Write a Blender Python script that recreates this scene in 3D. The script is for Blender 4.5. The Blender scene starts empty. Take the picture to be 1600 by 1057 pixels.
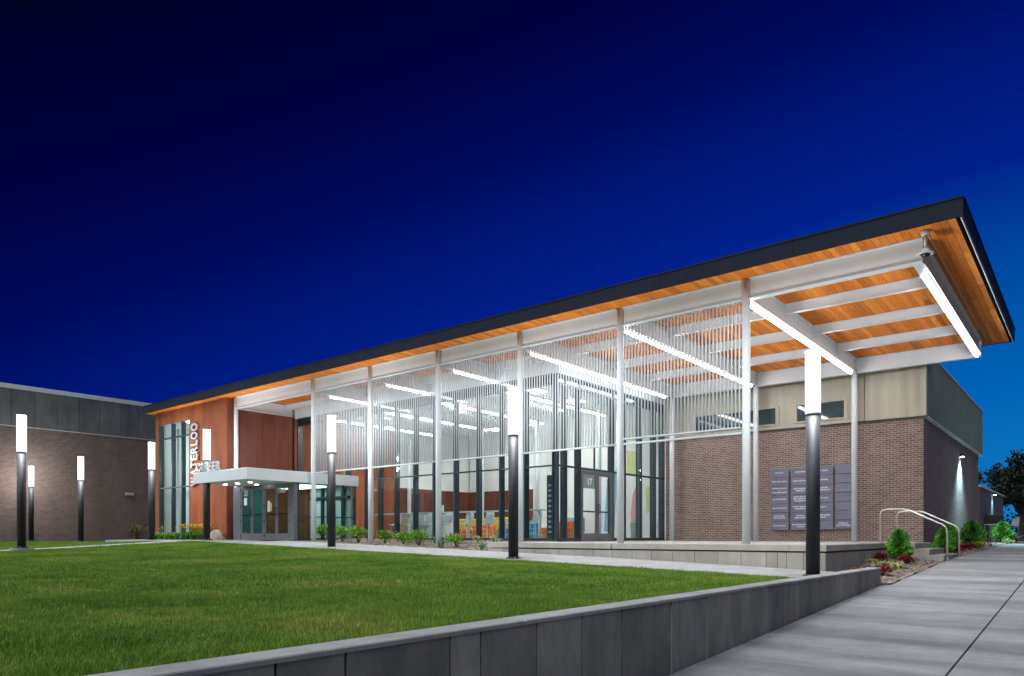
import bpy, math, random
from math import radians, sin, cos, pi, sqrt
from mathutils import Vector, Matrix
random.seed(7)
R = random.Random(11)
S = bpy.context.scene
COL = S.collection

# ------------------------------------------------------------------ camera
cd = bpy.data.cameras.new("camera"); cam = bpy.data.objects.new("camera", cd); COL.objects.link(cam)
cam.location = (0, 0, 0); cam.rotation_euler = (radians(90), 0, radians(39.23))
cd.sensor_fit = 'HORIZONTAL'; cd.sensor_width = 36; cd.lens = 1114.5/1600*36
cd.shift_y = (838-528.5)/1600; cd.clip_start = 0.05; cd.clip_end = 3000
S.camera = cam
# ------------------------------------------------------------------ sky (late dusk, afterglow low behind the right of the building)
W = bpy.data.worlds.new("World"); S.world = W; W.use_nodes = True
wn = W.node_tree.nodes; wl = W.node_tree.links; wn.clear()
def srgb(r, g, b):
    f = lambda c: (c/255/12.92 if c/255 <= .04045 else ((c/255+.055)/1.055)**2.4)
    return (f(r), f(g), f(b), 1)
tc = wn.new('ShaderNodeTexCoord'); sp = wn.new('ShaderNodeSeparateXYZ'); wl.new(tc.outputs['Generated'], sp.inputs[0])
asn = wn.new('ShaderNodeMath'); asn.operation = 'ARCSINE'; wl.new(sp.outputs['Z'], asn.inputs[0])
mx = wn.new('ShaderNodeMath'); mx.operation = 'MAXIMUM'; wl.new(asn.outputs[0], mx.inputs[0]); mx.inputs[1].default_value = 0
dt = wn.new('ShaderNodeVectorMath'); dt.operation = 'DOT_PRODUCT'; wl.new(tc.outputs['Generated'], dt.inputs[0])
aa = radians(39.23-45); dt.inputs[1].default_value = (-sin(aa), cos(aa), 0)
e1 = wn.new('ShaderNodeMath'); e1.operation = 'MULTIPLY_ADD'; wl.new(mx.outputs[0], e1.inputs[0]); e1.inputs[1].default_value = -3.17*57.2958/220; e1.inputs[2].default_value = 114.7/220
e2 = wn.new('ShaderNodeMath'); e2.operation = 'MULTIPLY_ADD'; wl.new(dt.outputs['Value'], e2.inputs[0]); e2.inputs[1].default_value = 100/220; wl.new(e1.outputs[0], e2.inputs[2])
rp = wn.new('ShaderNodeValToRGB'); wl.new(e2.outputs[0], rp.inputs[0])
el = rp.color_ramp.elements
st = [(0, (1, 1, 22)), (30/220, (1, 1, 34)), (65/220, (0, 2, 66)), (90/220, (0, 12, 92)), (130/220, (0, 32, 138)), (180/220, (0, 98, 180)), (1, (18, 128, 196))]
el[0].position = 0; el[0].color = srgb(*st[0][1]); el[1].position = 1; el[1].color = srgb(*st[-1][1])
for p_, c_ in st[1:-1]:
    q = el.new(p_); q.color = srgb(*c_)
bg = wn.new('ShaderNodeBackground'); wl.new(rp.outputs[0], bg.inputs[0]); bg.inputs[1].default_value = .465
wo = wn.new('ShaderNodeOutputWorld'); wl.new(bg.outputs[0], wo.inputs[0])
vs = S.view_settings; vs.view_transform = 'Standard'; vs.look = 'None'; vs.gamma = 1; vs.exposure = 1.12
S.render.engine = 'CYCLES'
S.cycles.use_denoising = True; S.cycles.max_bounces = 8; S.cycles.transparent_max_bounces = 24
S.cycles.diffuse_bounces = 4; S.cycles.glossy_bounces = 4; S.cycles.caustics_reflective = False; S.cycles.caustics_refractive = False
S.cycles.sample_clamp_indirect = 6
L_POST = 1.15; P_POST = 135.0; L_STRIP = 23.0; L_IN = 30.0; L_HALL = 17.0

# broad soft fill added to lift lawn and fronts, from high behind the camera
sd = bpy.data.lights.new('fill_sun', 'SUN'); sd.energy = 1.9; sd.angle = radians(75); sd.color = (.90, .95, 1.0)
so = bpy.data.objects.new('fill_sun', sd); COL.objects.link(so); so.location = (0, -20, 40)
so.rotation_euler = Vector((.16, .62, -.74)).to_track_quat('-Z', 'Y').to_euler()
# ------------------------------------------------------------------ helpers
class MB:
    def __init__(s): s.v = []; s.f = []
    def add(s, vs_, fs):
        n = len(s.v); s.v += [tuple(p) for p in vs_]; s.f += [tuple(i+n for i in f) for f in fs]; return s
    def box(s, x0, x1, y0, y1, z0, z1):
        if x0 > x1: x0, x1 = x1, x0
        if y0 > y1: y0, y1 = y1, y0
        if z0 > z1: z0, z1 = z1, z0
        return s.add([(x0,y0,z0),(x1,y0,z0),(x1,y1,z0),(x0,y1,z0),(x0,y0,z1),(x1,y0,z1),(x1,y1,z1),(x0,y1,z1)],
                     [(0,3,2,1),(4,5,6,7),(0,1,5,4),(1,2,6,5),(2,3,7,6),(3,0,4,7)])
    def bbox(s, x0, x1, y0, y1, z0, z1, b=.006):
        # box with chamfered vertical and top edges
        if x0 > x1: x0, x1 = x1, x0
        if y0 > y1: y0, y1 = y1, y0
        vs_ = []
        for z, i in ((z0, 0), (z1-b, 0), (z1, b)):
            vs_ += [(x0+i,y0+i,z),(x1-i,y0+i,z),(x1-i,y1-i,z),(x0+i,y1-i,z)]
        fs = [(0,3,2,1),(8,9,10,11)]
        for k in (0, 4):
            for j in range(4): fs.append((k+j, k+(j+1)%4, k+4+(j+1)%4, k+4+j))
        return s.add(vs_, fs)
    def cyl(s, p0, p1, r0, r1=None, n=16, cap=True):
        r1 = r0 if r1 is None else r1
        p0 = Vector(p0); p1 = Vector(p1); d = (p1-p0).normalized()
        u = d.orthogonal().normalized(); w = d.cross(u)
        vs_ = []
        for p, r in ((p0, r0), (p1, r1)):
            for i in range(n):
                a = 2*pi*i/n; vs_.append(p+u*r*cos(a)+w*r*sin(a))
        fs = [(i, (i+1)%n, n+(i+1)%n, n+i) for i in range(n)]
        if cap: fs += [tuple(range(n-1, -1, -1)), tuple(range(n, 2*n))]
        return s.add(vs_, fs)
    def tube(s, pts, r, n=10):
        pts = [Vector(p) for p in pts]
        rings = []; u = None
        for i, p in enumerate(pts):
            d = ((pts[min(i+1, len(pts)-1)]-pts[max(i-1, 0)])).normalized()
            u = d.orthogonal().normalized() if u is None else (u-d*u.dot(d)).normalized()
            w = d.cross(u); rr = r[i] if isinstance(r, (list, tuple)) else r
            rings.append([p+u*rr*cos(2*pi*k/n)+w*rr*sin(2*pi*k/n) for k in range(n)])
        vs_ = [v for g in rings for v in g]
        fs = [(j*n+k, j*n+(k+1)%n, (j+1)*n+(k+1)%n, (j+1)*n+k) for j in range(len(pts)-1) for k in range(n)]
        fs += [tuple(range(n-1, -1, -1)), tuple(range((len(pts)-1)*n, len(pts)*n))]
        return s.add(vs_, fs)
    def lathe(s, prof, c=(0, 0, 0), n=24):
        vs_ = [(c[0]+r*cos(2*pi*k/n), c[1]+r*sin(2*pi*k/n), c[2]+z) for r, z in prof for k in range(n)]
        fs = [(j*n+k, j*n+(k+1)%n, (j+1)*n+(k+1)%n, (j+1)*n+k) for j in range(len(prof)-1) for k in range(n)]
        fs += [tuple(range(n-1, -1, -1)), tuple(range((len(prof)-1)*n, len(prof)*n))]
        return s.add(vs_, fs)
    def build(s, name, mat, parent=None, smooth=False, off=None):
        me = bpy.data.meshes.new(name)
        o_ = Vector(off) if off is not None else (Vector(parent['_w']) if parent is not None and '_w' in parent else Vector((0, 0, 0)))
        me.from_pydata([tuple(Vector(v)-o_) for v in s.v], [], s.f); me.update()
        if mat is not None: me.materials.append(mat)
        if smooth:
            for p in me.polygons: p.use_smooth = True
            try: me.shade_smooth()
            except Exception: pass
        o = bpy.data.objects.new(name, me); COL.objects.link(o)
        if parent is not None: o.parent = parent
        if parent is not None: o['_w'] = tuple(o_)
        return o
def tag(o, label=None, cat=None, group=None, kind=None):
    if label: o['label'] = label
    if cat: o['category'] = cat
    if group: o['group'] = group
    if kind: o['kind'] = kind
    return o
def thing(name, label=None, cat=None, loc=(0, 0, 0), group=None, kind=None, rz=0):
    o = bpy.data.objects.new(name, None); COL.objects.link(o); o.location = loc; o.rotation_euler = (0, 0, rz)
    o.empty_display_size = .2; o['_w'] = tuple(loc) if rz == 0 else (0, 0, 0)
    return tag(o, label, cat, group, kind)
def kids(o): return [c for c in o.children]
def dup(root, loc=None, rz=None, label=None, group=None, parent=None, sc=None):
    r = root.copy(); COL.objects.link(r)
    if parent is not None: r.parent = parent
    if loc is not None: r.location = loc
    if rz is not None: r.rotation_euler = (0, 0, rz)
    if sc is not None: r.scale = sc
    if label: r['label'] = label
    if group: r['group'] = group
    for c in kids(root): dup(c, parent=r)
    return r
def piece(src, name, parent, loc):
    """another object sharing src's mesh"""
    o = bpy.data.objects.new(name, src.data); COL.objects.link(o); o.parent = parent; o.location = loc; return o

# ------------------------------------------------------------------ materials
class M:
    def __init__(s, name, rough=.6, metal=0, spec=.5):
        s.m = bpy.data.materials.new(name); s.m.use_nodes = True; s.t = s.m.node_tree; s.n = s.t.nodes; s.l = s.t.links
        s.b = s.n['Principled BSDF']; s.b.inputs['Roughness'].default_value = rough; s.b.inputs['Metallic'].default_value = metal
        s.b.inputs['Specular IOR Level'].default_value = spec
        s.g = s.n.new('ShaderNodeNewGeometry')
    def node(s, t, **k):
        n = s.n.new(t)
        for a, b in k.items(): setattr(n, a, b)
        return n
    def mapv(s, sc=(1, 1, 1), src=None):
        mp = s.node('ShaderNodeMapping'); s.l.new(src if src is not None else s.g.outputs['Position'], mp.inputs['Vector'])
        mp.inputs['Scale'].default_value = sc; return mp.outputs[0]
    def noise(s, vec, scale, det=4, rough=.6):
        n = s.node('ShaderNodeTexNoise'); s.l.new(vec, n.inputs['Vector']); n.inputs['Scale'].default_value = scale
        n.inputs['Detail'].default_value = det; n.inputs['Roughness'].default_value = rough; return n.outputs['Fac']
    def ramp(s, fac, stops):
        r = s.node('ShaderNodeValToRGB'); s.l.new(fac, r.inputs[0]); e = r.color_ramp.elements
        e[0].position, e[0].color = stops[0][0], tuple(stops[0][1])+(1,)
        e[1].position, e[1].color = stops[-1][0], tuple(stops[-1][1])+(1,)
        for p, c in stops[1:-1]:
            q = e.new(p); q.color = tuple(c)+(1,)
        return r.outputs[0]
    def mix(s, fac, a, b, mode='MIX'):
        x = s.node('ShaderNodeMix', data_type='RGBA', blend_type=mode)
        for i, v in ((0, fac), (6, a), (7, b)):
            if hasattr(v, 'is_linked') or hasattr(v, 'links'): s.l.new(v, x.inputs[i])
            elif i == 0: x.inputs[0].default_value = v
            else: x.inputs[i].default_value = tuple(v)+(1,) if len(v) == 3 else v
        return x.outputs[2]
    def color(s, c):
        if isinstance(c, tuple): s.b.inputs['Base Color'].default_value = c+(1,)
        else: s.l.new(c, s.b.inputs['Base Color'])
        return s
    def bump(s, h, st=.3, d=.01):
        b = s.node('ShaderNodeBump'); b.inputs['Strength'].default_value = st; b.inputs['Distance'].default_value = d
        s.l.new(h, b.inputs['Height']); s.l.new(b.outputs[0], s.b.inputs['Normal']); return s
    def rand(s):
        return s.node('ShaderNodeObjectInfo').outputs['Random']

def speckled(name, c, rough=.6, metal=0, var=.12, sc=(1, 1, 1), scale=6, bump=.0, spec=.5, objvar=0.0):
    m = M(name, rough, metal, spec)
    f = m.noise(m.mapv(sc), scale, 5)
    lo = tuple(x*(1-var) for x in c); hi = tuple(min(1, x*(1+var)) for x in c)
    col = m.ramp(f, [(.3, lo), (.7, hi)])
    if objvar:
        k = m.ramp(m.rand(), [(0, (1-objvar,)*3), (1, (1,)*3)])
        col = m.mix(1.0, col, k, 'MULTIPLY')
    m.color(col)
    if bump: m.bump(m.noise(m.mapv(sc), scale*6, 3), bump, .01)
    return m.m
white = speckled('white_paint', (.63, .67, .69), .45, var=.04, scale=2.5)
white_rod = speckled('white_rod', (.50, .53, .55), .4, var=.02)
grey_ceiling = speckled('ceiling_paint', (.62, .63, .64), .7, var=.05)
dark_metal = speckled('dark_bronze', (.022, .040, .052), .35, var=.2, spec=.4)
frame_grey = speckled('grey_aluminium', (.16, .165, .18), .4, .3, var=.08)
black_paint = speckled('black_post_paint', (.013, .015, .02), .62, var=.15, scale=12, spec=.5)
fascia_m = speckled('fascia_metal', (.010, .013, .024), .7, .0, var=.15, scale=1.2, objvar=.12, spec=.12)
steel = speckled('brushed_steel', (.62, .60, .56), .3, .8, var=.08, scale=20)
alu = speckled('coping_metal', (.75, .77, .78), .5, .1, var=.08)
cam_grey = speckled('camera_plastic', (.5, .5, .5), .4)
black = speckled('black_plastic', (.01, .01, .012), .35)

def emit(name, c, s):
    m = bpy.data.materials.new(name); m.use_nodes = True; n = m.node_tree.nodes; n.clear()
    e = n.new('ShaderNodeEmission'); e.inputs[0].default_value = c+(1,); e.inputs[1].default_value = s
    o = n.new('ShaderNodeOutputMaterial'); m.node_tree.links.new(e.outputs[0], o.inputs[0]); return m
def tube_glow():
    m = bpy.data.materials.new('lamp_tube_glow'); m.use_nodes = True; t = m.node_tree; n = t.nodes; n.clear()
    e = n.new('ShaderNodeEmission'); e.inputs[0].default_value = (1, .98, .96, 1); e.inputs[1].default_value = L_POST
    tr = n.new('ShaderNodeBsdfTransparent'); x = n.new('ShaderNodeMixShader'); x.inputs[0].default_value = .55
    t.links.new(tr.outputs[0], x.inputs[1]); t.links.new(e.outputs[0], x.inputs[2])
    o = n.new('ShaderNodeOutputMaterial'); t.links.new(x.outputs[0], o.inputs[0]); return m
post_glow = tube_glow()
strip_glow = emit('led_strip_glow', (.90, .95, 1), L_STRIP)
hall_strip_glow = emit('hall_strip_glow', (.96, .98, 1), L_HALL)
in_glow = emit('hall_fill_glow', (1, .98, .95), L_IN)
can_glow = emit('downlight_glow', (1, .97, .92), 12)

def glass_mat(name, tint, refl=1.0, rough=0.0):
    m = bpy.data.materials.new(name); m.use_nodes = True; t = m.node_tree; n = t.nodes; n.clear()
    tr = n.new('ShaderNodeBsdfTransparent'); tr.inputs[0].default_value = tint+(1,)
    gl = n.new('ShaderNodeBsdfGlossy'); gl.inputs['Roughness'].default_value = rough; gl.inputs[0].default_value = (.9, 1, 1, 1)
    ge = n.new('ShaderNodeNewGeometry'); dp = n.new('ShaderNodeVectorMath'); dp.operation = 'DOT_PRODUCT'
    t.links.new(ge.outputs['Normal'], dp.inputs[0]); t.links.new(ge.outputs['Incoming'], dp.inputs[1])
    ab = n.new('ShaderNodeMath'); ab.operation = 'ABSOLUTE'; t.links.new(dp.outputs['Value'], ab.inputs[0])
    om = n.new('ShaderNodeMath'); om.operation = 'SUBTRACT'; om.inputs[0].default_value = 1; t.links.new(ab.outputs[0], om.inputs[1])
    pw5 = n.new('ShaderNodeMath'); pw5.operation = 'POWER'; pw5.inputs[1].default_value = 5; t.links.new(om.outputs[0], pw5.inputs[0])
    mu = n.new('ShaderNodeMath'); mu.operation = 'MULTIPLY_ADD'; mu.inputs[1].default_value = .9*refl; mu.inputs[2].default_value = .035*refl; mu.use_clamp = True; t.links.new(pw5.outputs[0], mu.inputs[0])
    mx_ = n.new('ShaderNodeMixShader'); t.links.new(mu.outputs[0], mx_.inputs[0]); t.links.new(tr.outputs[0], mx_.inputs[1]); t.links.new(gl.outputs[0], mx_.inputs[2])
    o = n.new('ShaderNodeOutputMaterial'); t.links.new(mx_.outputs[0], o.inputs[0]); return m
glass = glass_mat('clear_glass', (.92, .97, .97), 1.2)
glass_tint = glass_mat('tinted_glass', (.66, .82, .80), 1.8)
spandrel = speckled('spandrel_glass', (.01, .022, .03), .08, var=.2, spec=.7)

def brick_mat(name, c1, c2, mortar, bw=.203, bh=.0677):
    m = M(name, .85, spec=.25)
    s_ = m.node('ShaderNodeSeparateXYZ'); m.l.new(m.g.outputs['Position'], s_.inputs[0])
    a = m.node('ShaderNodeMath'); a.operation = 'ADD'; m.l.new(s_.outputs[0], a.inputs[0]); m.l.new(s_.outputs[1], a.inputs[1])
    cb = m.node('ShaderNodeCombineXYZ'); m.l.new(a.outputs[0], cb.inputs[0]); m.l.new(s_.outputs[2], cb.inputs[1])
    b = m.node('ShaderNodeTexBrick'); m.l.new(cb.outputs[0], b.inputs['Vector']); b.inputs['Scale'].default_value = 1
    b.inputs['Brick Width'].default_value = bw; b.inputs['Row Height'].default_value = bh; b.inputs['Mortar Size'].default_value = .0085
    b.inputs['Mortar Smooth'].default_value = .1; b.inputs['Bias'].default_value = 0
    b.inputs['Color1'].default_value = c1+(1,); b.inputs['Color2'].default_value = c2+(1,); b.inputs['Mortar'].default_value = mortar+(1,)
    n1 = m.noise(m.mapv((.7, .7, .25)), 1.3, 5)
    st_ = m.ramp(n1, [(.25, (.80, .78, .76)), (.75, (1.12, 1.1, 1.08))])
    sat = m.mix(1.0, b.outputs['Color'], st_, 'MULTIPLY')
    n2 = m.noise(m.mapv((1, 1, 1)), 22, 3)
    k2 = m.ramp(n2, [(.3, (.86, .86, .86)), (.7, (1.1, 1.1, 1.1))])
    m.color(m.mix(1.0, sat, k2, 'MULTIPLY'))
    inv = m.node('ShaderNodeMath'); inv.operation = 'SUBTRACT'; inv.inputs[0].default_value = 1; m.l.new(b.outputs['Fac'], inv.inputs[1])
    m.bump(inv.outputs[0], .7, .008); return m.m
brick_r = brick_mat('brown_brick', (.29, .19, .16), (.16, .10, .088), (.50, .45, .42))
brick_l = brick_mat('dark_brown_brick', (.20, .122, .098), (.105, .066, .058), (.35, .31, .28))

def wood_mat(name, c):
    m = M(name, .6, spec=.1)
    r = m.rand()
    sc = m.node('ShaderNodeMath'); sc.operation = 'MULTIPLY'; m.l.new(r, sc.inputs[0]); sc.inputs[1].default_value = 37.0
    s_ = m.node('ShaderNodeSeparateXYZ'); m.l.new(m.g.outputs['Position'], s_.inputs[0])
    ad = m.node('ShaderNodeMath'); ad.operation = 'MULTIPLY_ADD'; m.l.new(s_.outputs[1], ad.inputs[0]); ad.inputs[1].default_value = .42; m.l.new(sc.outputs[0], ad.inputs[2])
    fl = m.node('ShaderNodeMath'); fl.operation = 'FLOOR'; m.l.new(ad.outputs[0], fl.inputs[0])
    wn_ = m.node('ShaderNodeTexWhiteNoise', noise_dimensions='2D')
    cb = m.node('ShaderNodeCombineXYZ'); m.l.new(fl.outputs[0], cb.inputs[0]); m.l.new(sc.outputs[0], cb.inputs[1]); m.l.new(cb.outputs[0], wn_.inputs['Vector'])
    base = m.ramp(wn_.outputs['Value'], [(0, tuple(x*.72 for x in c)), (.35, (c[0]*.88, c[1]*.82, c[2]*.8)), (.7, c), (1, (c[0]*1.12, c[1]*1.3, c[2]*1.4))])
    g = m.noise(m.mapv((22, 1.3, 22)), 2.2, 6, .7)
    k = m.ramp(g, [(.3, (.72, .66, .6)), (.6, (1.05, 1.05, 1.05))])
    kn = m.noise(m.mapv((7, 2.5, 7)), 2.0, 2)
    k3 = m.ramp(kn, [(.28, (.55, .45, .4)), (.36, (1, 1, 1))])
    m.color(m.mix(1.0, m.mix(1.0, base, k, 'MULTIPLY'), k3, 'MULTIPLY'))
    m.bump(g, .15, .004); return m.m
wood = wood_mat('cedar_boards', (.82, .26, .038))
wood_panel = speckled('maple_panel', (.55, .38, .22), .5, var=.15, sc=(1, 1, 12), scale=2)

def corten_mat(name, c):
    m = M(name, .8, spec=.2)
    a = m.noise(m.mapv((1, 1, .22)), 1.6, 7, .7); b = m.noise(m.mapv((1, 1, 1)), 14, 4)
    col = m.ramp(a, [(.3, tuple(x*.6 for x in c)), (.5, c), (.72, (c[0]*1.25, c[1]*1.35, c[2]*1.4))])
    k = m.ramp(b, [(.3, (.8, .8, .8)), (.7, (1.1, 1.1, 1.1))])
    o = m.ramp(m.rand(), [(0, (.82, .82, .85)), (1, (1.08, 1.05, 1.0))])
    m.color(m.mix(1.0, m.mix(1.0, col, k, 'MULTIPLY'), o, 'MULTIPLY')); m.bump(b, .2, .004); return m.m
corten = corten_mat('weathered_steel', (.26, .075, .032))
corten2 = corten_mat('brown_weathered_steel', (.18, .062, .040))

def concrete(name, c, sc=(1, 1, 1), scale=2.0, streak=None, var=.22, objvar=.12, bump=.25):
    m = M(name, .85, spec=.3)
    a = m.noise(m.mapv(sc), scale, 8, .68); b = m.noise(m.mapv((1, 1, 1)), 60, 3)
    col = m.ramp(a, [(.28, tuple(x*(1-var) for x in c)), (.5, c), (.72, tuple(x*(1+var) for x in c))])
    k = m.ramp(b, [(.3, (.9, .9, .9)), (.7, (1.06, 1.06, 1.06))])
    col = m.mix(1.0, col, k, 'MULTIPLY')
    if streak:
        s_ = m.noise(m.mapv(streak), 1.0, 5, .65)
        col = m.mix(1.0, col, m.ramp(s_, [(.34, (.62, .62, .64)), (.5, (1, 1, 1)), (.64, (1.3, 1.3, 1.28))]), 'MULTIPLY')
    if objvar: col = m.mix(1.0, col, m.ramp(m.rand(), [(0, (1-objvar,)*3), (1, (1+objvar*.4,)*3)]), 'MULTIPLY')
    m.color(col); m.bump(b, bump, .004); return m.m
walk_m = concrete('broomed_concrete', (.245, .245, .25), streak=(.12, 1.1, 1), objvar=.05)
path_m = concrete('path_concrete', (.34, .335, .33), objvar=.06)
plinth_m = concrete('terrace_concrete', (.30, .285, .25), sc=(1, 1, .5), objvar=.14)
cap_m = concrete('terrace_cap_concrete', (.33, .31, .27), objvar=.08)
terr_m = concrete('terrace_floor_concrete', (.46, .45, .43), objvar=.04)
wall_m = concrete('retaining_wall_concrete', (.27, .25, .22), sc=(1.2, 1.2, .6), scale=2.2, objvar=.3, var=.34)
wallcap_m = concrete('wall_coping_concrete', (.31, .31, .30), objvar=.1, var=.3)

siding = speckled('beige_metal_siding', (.46, .42, .33), .5, .2, var=.14, sc=(2.5, 2.5, .15), scale=2)
siding_shaded = speckled('shaded_metal_siding', (.17, .205, .185), .75, .0, var=.14, sc=(2, 2, .2), scale=2)  # darker copy of the beige siding, side wall shade put into its colour
panel_l = speckled('grey_metal_panel', (.20, .205, .185), .5, .25, var=.3, sc=(.6, .6, .25), scale=2.2, objvar=.22)
sign_m = speckled('slate_sign_metal', (.18, .185, .245), .45, .3, var=.08, objvar=.1)
print_white = speckled('white_lettering', (.85, .85, .87), .5, var=.02)
letter_m = speckled('brushed_white_letters', (.46, .47, .50), .35, .2, var=.04)
soil_m = speckled('soil', (.05, .04, .028), .95, var=.3)
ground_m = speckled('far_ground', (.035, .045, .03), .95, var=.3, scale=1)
floor_m = speckled('polished_floor', (.42, .42, .42), .25, var=.08)
wall_in = speckled('interior_white_wall', (.72, .71, .69), .8, var=.03)
wall_grey = speckled('interior_grey_wall', (.34, .35, .38), .8, var=.05)
grey_cab = speckled('pale_grey_laminate', (.55, .58, .58), .5, var=.03)
fab = {k: speckled(k+'_upholstery', c, .8, var=.1, scale=8) for k, c in dict(yellow=(.55, .42, .06), orange=(.68, .17, .02), blue=(.04, .26, .42), red=(.55, .05, .04), teal=(.12, .38, .45)).items()}
bark = speckled('bark', (.025, .02, .015), .95, var=.3)
rock_m = speckled('boulder_stone', (.30, .25, .20), .9, var=.3, scale=5, bump=.5)

def leaf_mat(name, c, c2, transl=.25, var=None, rough=.55):
    m = M(name, rough, spec=.3)
    f = m.noise(m.mapv((1, 1, 1)), 9, 3)
    col = m.ramp(f, [(.32, c), (.68, c2)])
    col = m.mix(1.0, col, m.ramp(m.g.outputs['Random Per Island'], [(0, (.28, .34, .3)), (.5, (.9, .92, .9)), (1, (1.75, 1.6, 1.7))]), 'MULTIPLY')
    m.color(col)
    t = m.node('ShaderNodeBsdfTranslucent'); m.l.new(col, t.inputs[0])
    x = m.node('ShaderNodeMixShader'); x.inputs[0].default_value = transl
    m.l.new(m.b.outputs[0], x.inputs[1]); m.l.new(t.outputs[0], x.inputs[2])
    m.l.new(x.outputs[0], m.n['Material Output'].inputs[0]); return m.m
lf_bright = leaf_mat('bright_green_leaf', (.10, .26, .02), (.22, .42, .05))
lf_dark = leaf_mat('arborvitae_leaf', (.02, .10, .015), (.07, .24, .03))
lf_lily = leaf_mat('lily_leaf', (.04, .16, .015), (.10, .30, .03))
lf_hosta = leaf_mat('variegated_leaf', (.16, .30, .06), (.55, .60, .22))
lf_agave = leaf_mat('grey_green_leaf', (.06, .18, .10), (.18, .34, .2))
lf_red = leaf_mat('burgundy_leaf', (.10, .01, .015), (.32, .03, .04))
lf_purple = leaf_mat('purple_leaf', (.12, .06, .09), (.32, .20, .26))
lf_yellow = leaf_mat('gold_leaf', (.30, .34, .02), (.55, .50, .04))
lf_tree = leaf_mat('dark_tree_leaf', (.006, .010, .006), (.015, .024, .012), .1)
lf_white = leaf_mat('white_petals', (.6, .6, .45), (.75, .75, .6))
fl_yellow = leaf_mat('yellow_petals', (.62, .42, .01), (.8, .62, .03))

def grass_mat():
    m = M('lawn_grass', .6, spec=.25)
    p = m.mapv((1, 1, 0))
    a = m.noise(p, .55, 4, .6); b = m.noise(p, 3.2, 4, .65); c = m.noise(m.mapv((40, 40, 40)), 1, 2)
    col = m.ramp(a, [(.3, (.095, .21, .024)), (.52, (.18, .32, .042)), (.7, (.33, .38, .085))])
    col = m.mix(1.0, col, m.ramp(b, [(.3, (.62, .70, .6)), (.55, (1, 1, 1)), (.75, (1.35, 1.2, 1.3))]), 'MULTIPLY')
    col = m.mix(1.0, col, m.ramp(c, [(.3, (.6, .65, .5)), (.7, (1.4, 1.3, 1.3))]), 'MULTIPLY')
    col = m.mix(1.0, col, m.ramp(m.g.outputs['Random Per Island'], [(0, (.5, .55, .45)), (.6, (1, 1, 1)), (1, (1.8, 1.5, 1.9))]), 'MULTIPLY')
    m.color(col)
    t = m.node('ShaderNodeBsdfTranslucent'); m.l.new(col, t.inputs[0]); x = m.node('ShaderNodeMixShader'); x.inputs[0].default_value = .3
    m.l.new(m.b.outputs[0], x.inputs[1]); m.l.new(t.outputs[0], x.inputs[2]); m.l.new(x.outputs[0], m.n['Material Output'].inputs[0]); return m.m
grass_m = grass_mat()
lawn_base = speckled('lawn_soil', (.075, .14, .02), .95, var=.3, scale=3)
def mulch_mat():
    m = M('wood_mulch', .95, spec=.1)
    v = m.node('ShaderNodeTexVoronoi'); m.l.new(m.mapv((1, 1, 1)), v.inputs['Vector']); v.inputs['Scale'].default_value = 26
    w = m.node('ShaderNodeSeparateColor'); m.l.new(v.outputs['Color'], w.inputs[0])
    m.color(m.ramp(w.outputs[0], [(0, (.09, .065, .05)), (.5, (.21, .16, .13)), (1, (.42, .36, .31))]))
    m.bump(v.outputs['Distance'], .8, .02); return m.m
mulch = mulch_mat()

# ------------------------------------------------------------------ terrain heights (eye is z = 0)
def hw(Y):
    if Y < -6: return -1.87
    if Y < 21.5: return -1.6+.045*Y
    if Y < 32: return -.6325+(Y-21.5)*.030
    return -.3175
def lerp(a, b, t): return a+(b-a)*t
def hl(X, Y):   # lawn and its surroundings
    u = min(1, max(0, (-X-3.5)/22.8))
    back = lerp(-.80, -.19, min(1, u**.92)); t = max(0, Y)/13.3
    front = lerp(-.645, -.68, u)
    t = min(1.15, t)
    s = t**1.6
    return lerp(front, back, s)
def hb(X, Y):   # bed and path strip between Y 13.3 and 18.5
    base = lerp(-.80, -.19, min(1, max(0, (-X-3.5)/22.8)**.92))
    return base+(Y-13.3)*.035*min(1, max(0, (-X-3.5)/6)*.6+.4)*(1 if X > -24 else .2)

def sheet(name, xs, ys, h, mat, label=None, skirt=0.0, parent=None, kind='structure'):
    b = MB(); nx, ny = len(xs), len(ys)
    b.v = [(x, y, h(x, y)) for y in ys for x in xs]
    b.f = [(j*nx+i, j*nx+i+1, (j+1)*nx+i+1, (j+1)*nx+i) for j in range(ny-1) for i in range(nx-1)]
    if skirt:
        ring = [(i, 0) for i in range(nx)]+[(nx-1, j) for j in range(1, ny)]+[(i, ny-1) for i in range(nx-2, -1, -1)]+[(0, j) for j in range(ny-2, 0, -1)]
        n0 = len(b.v)
        for i, j in ring:
            x, y, z = b.v[j*nx+i]; b.v.append((x, y, z-skirt))
        m_ = len(ring)
        for k in range(m_):
            i0 = ring[k][1]*nx+ring[k][0]; i1 = ring[(k+1) % m_][1]*nx+ring[(k+1) % m_][0]
            b.f.append((i0, n0+k, n0+(k+1) % m_, i1))
    o = b.build(name, mat, parent)
    if parent is None: tag(o, label, None, None, kind)
    return o
def fr(a, b, n): return [a+(b-a)*i/n for i in range(n+1)]

sheet('ground', [-1500, -300, -80, -40, 0, 40, 80, 300, 1500], [-1500, -300, -60, -6, 0, 10, 21.5, 26, 32, 60, 120, 300, 1500], lambda x, y: hw(y)-.12, ground_m, 'dark open ground running to the horizon')
sheet('lawn', fr(-26.4, -3.36, 40), fr(-6, 13.3, 30), hl, lawn_base, 'wide green lawn held by the low concrete wall')
sheet('lawn', fr(-60, -28.2, 20), fr(-8, 17.5, 20), lambda x, y: -.33 if x < -34 else lerp(-.33, hl(-26.4, min(y, 13.3))-.01, (x+34)/5.8), lawn_base, 'strip of lawn in front of the dark brick wall')

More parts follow.
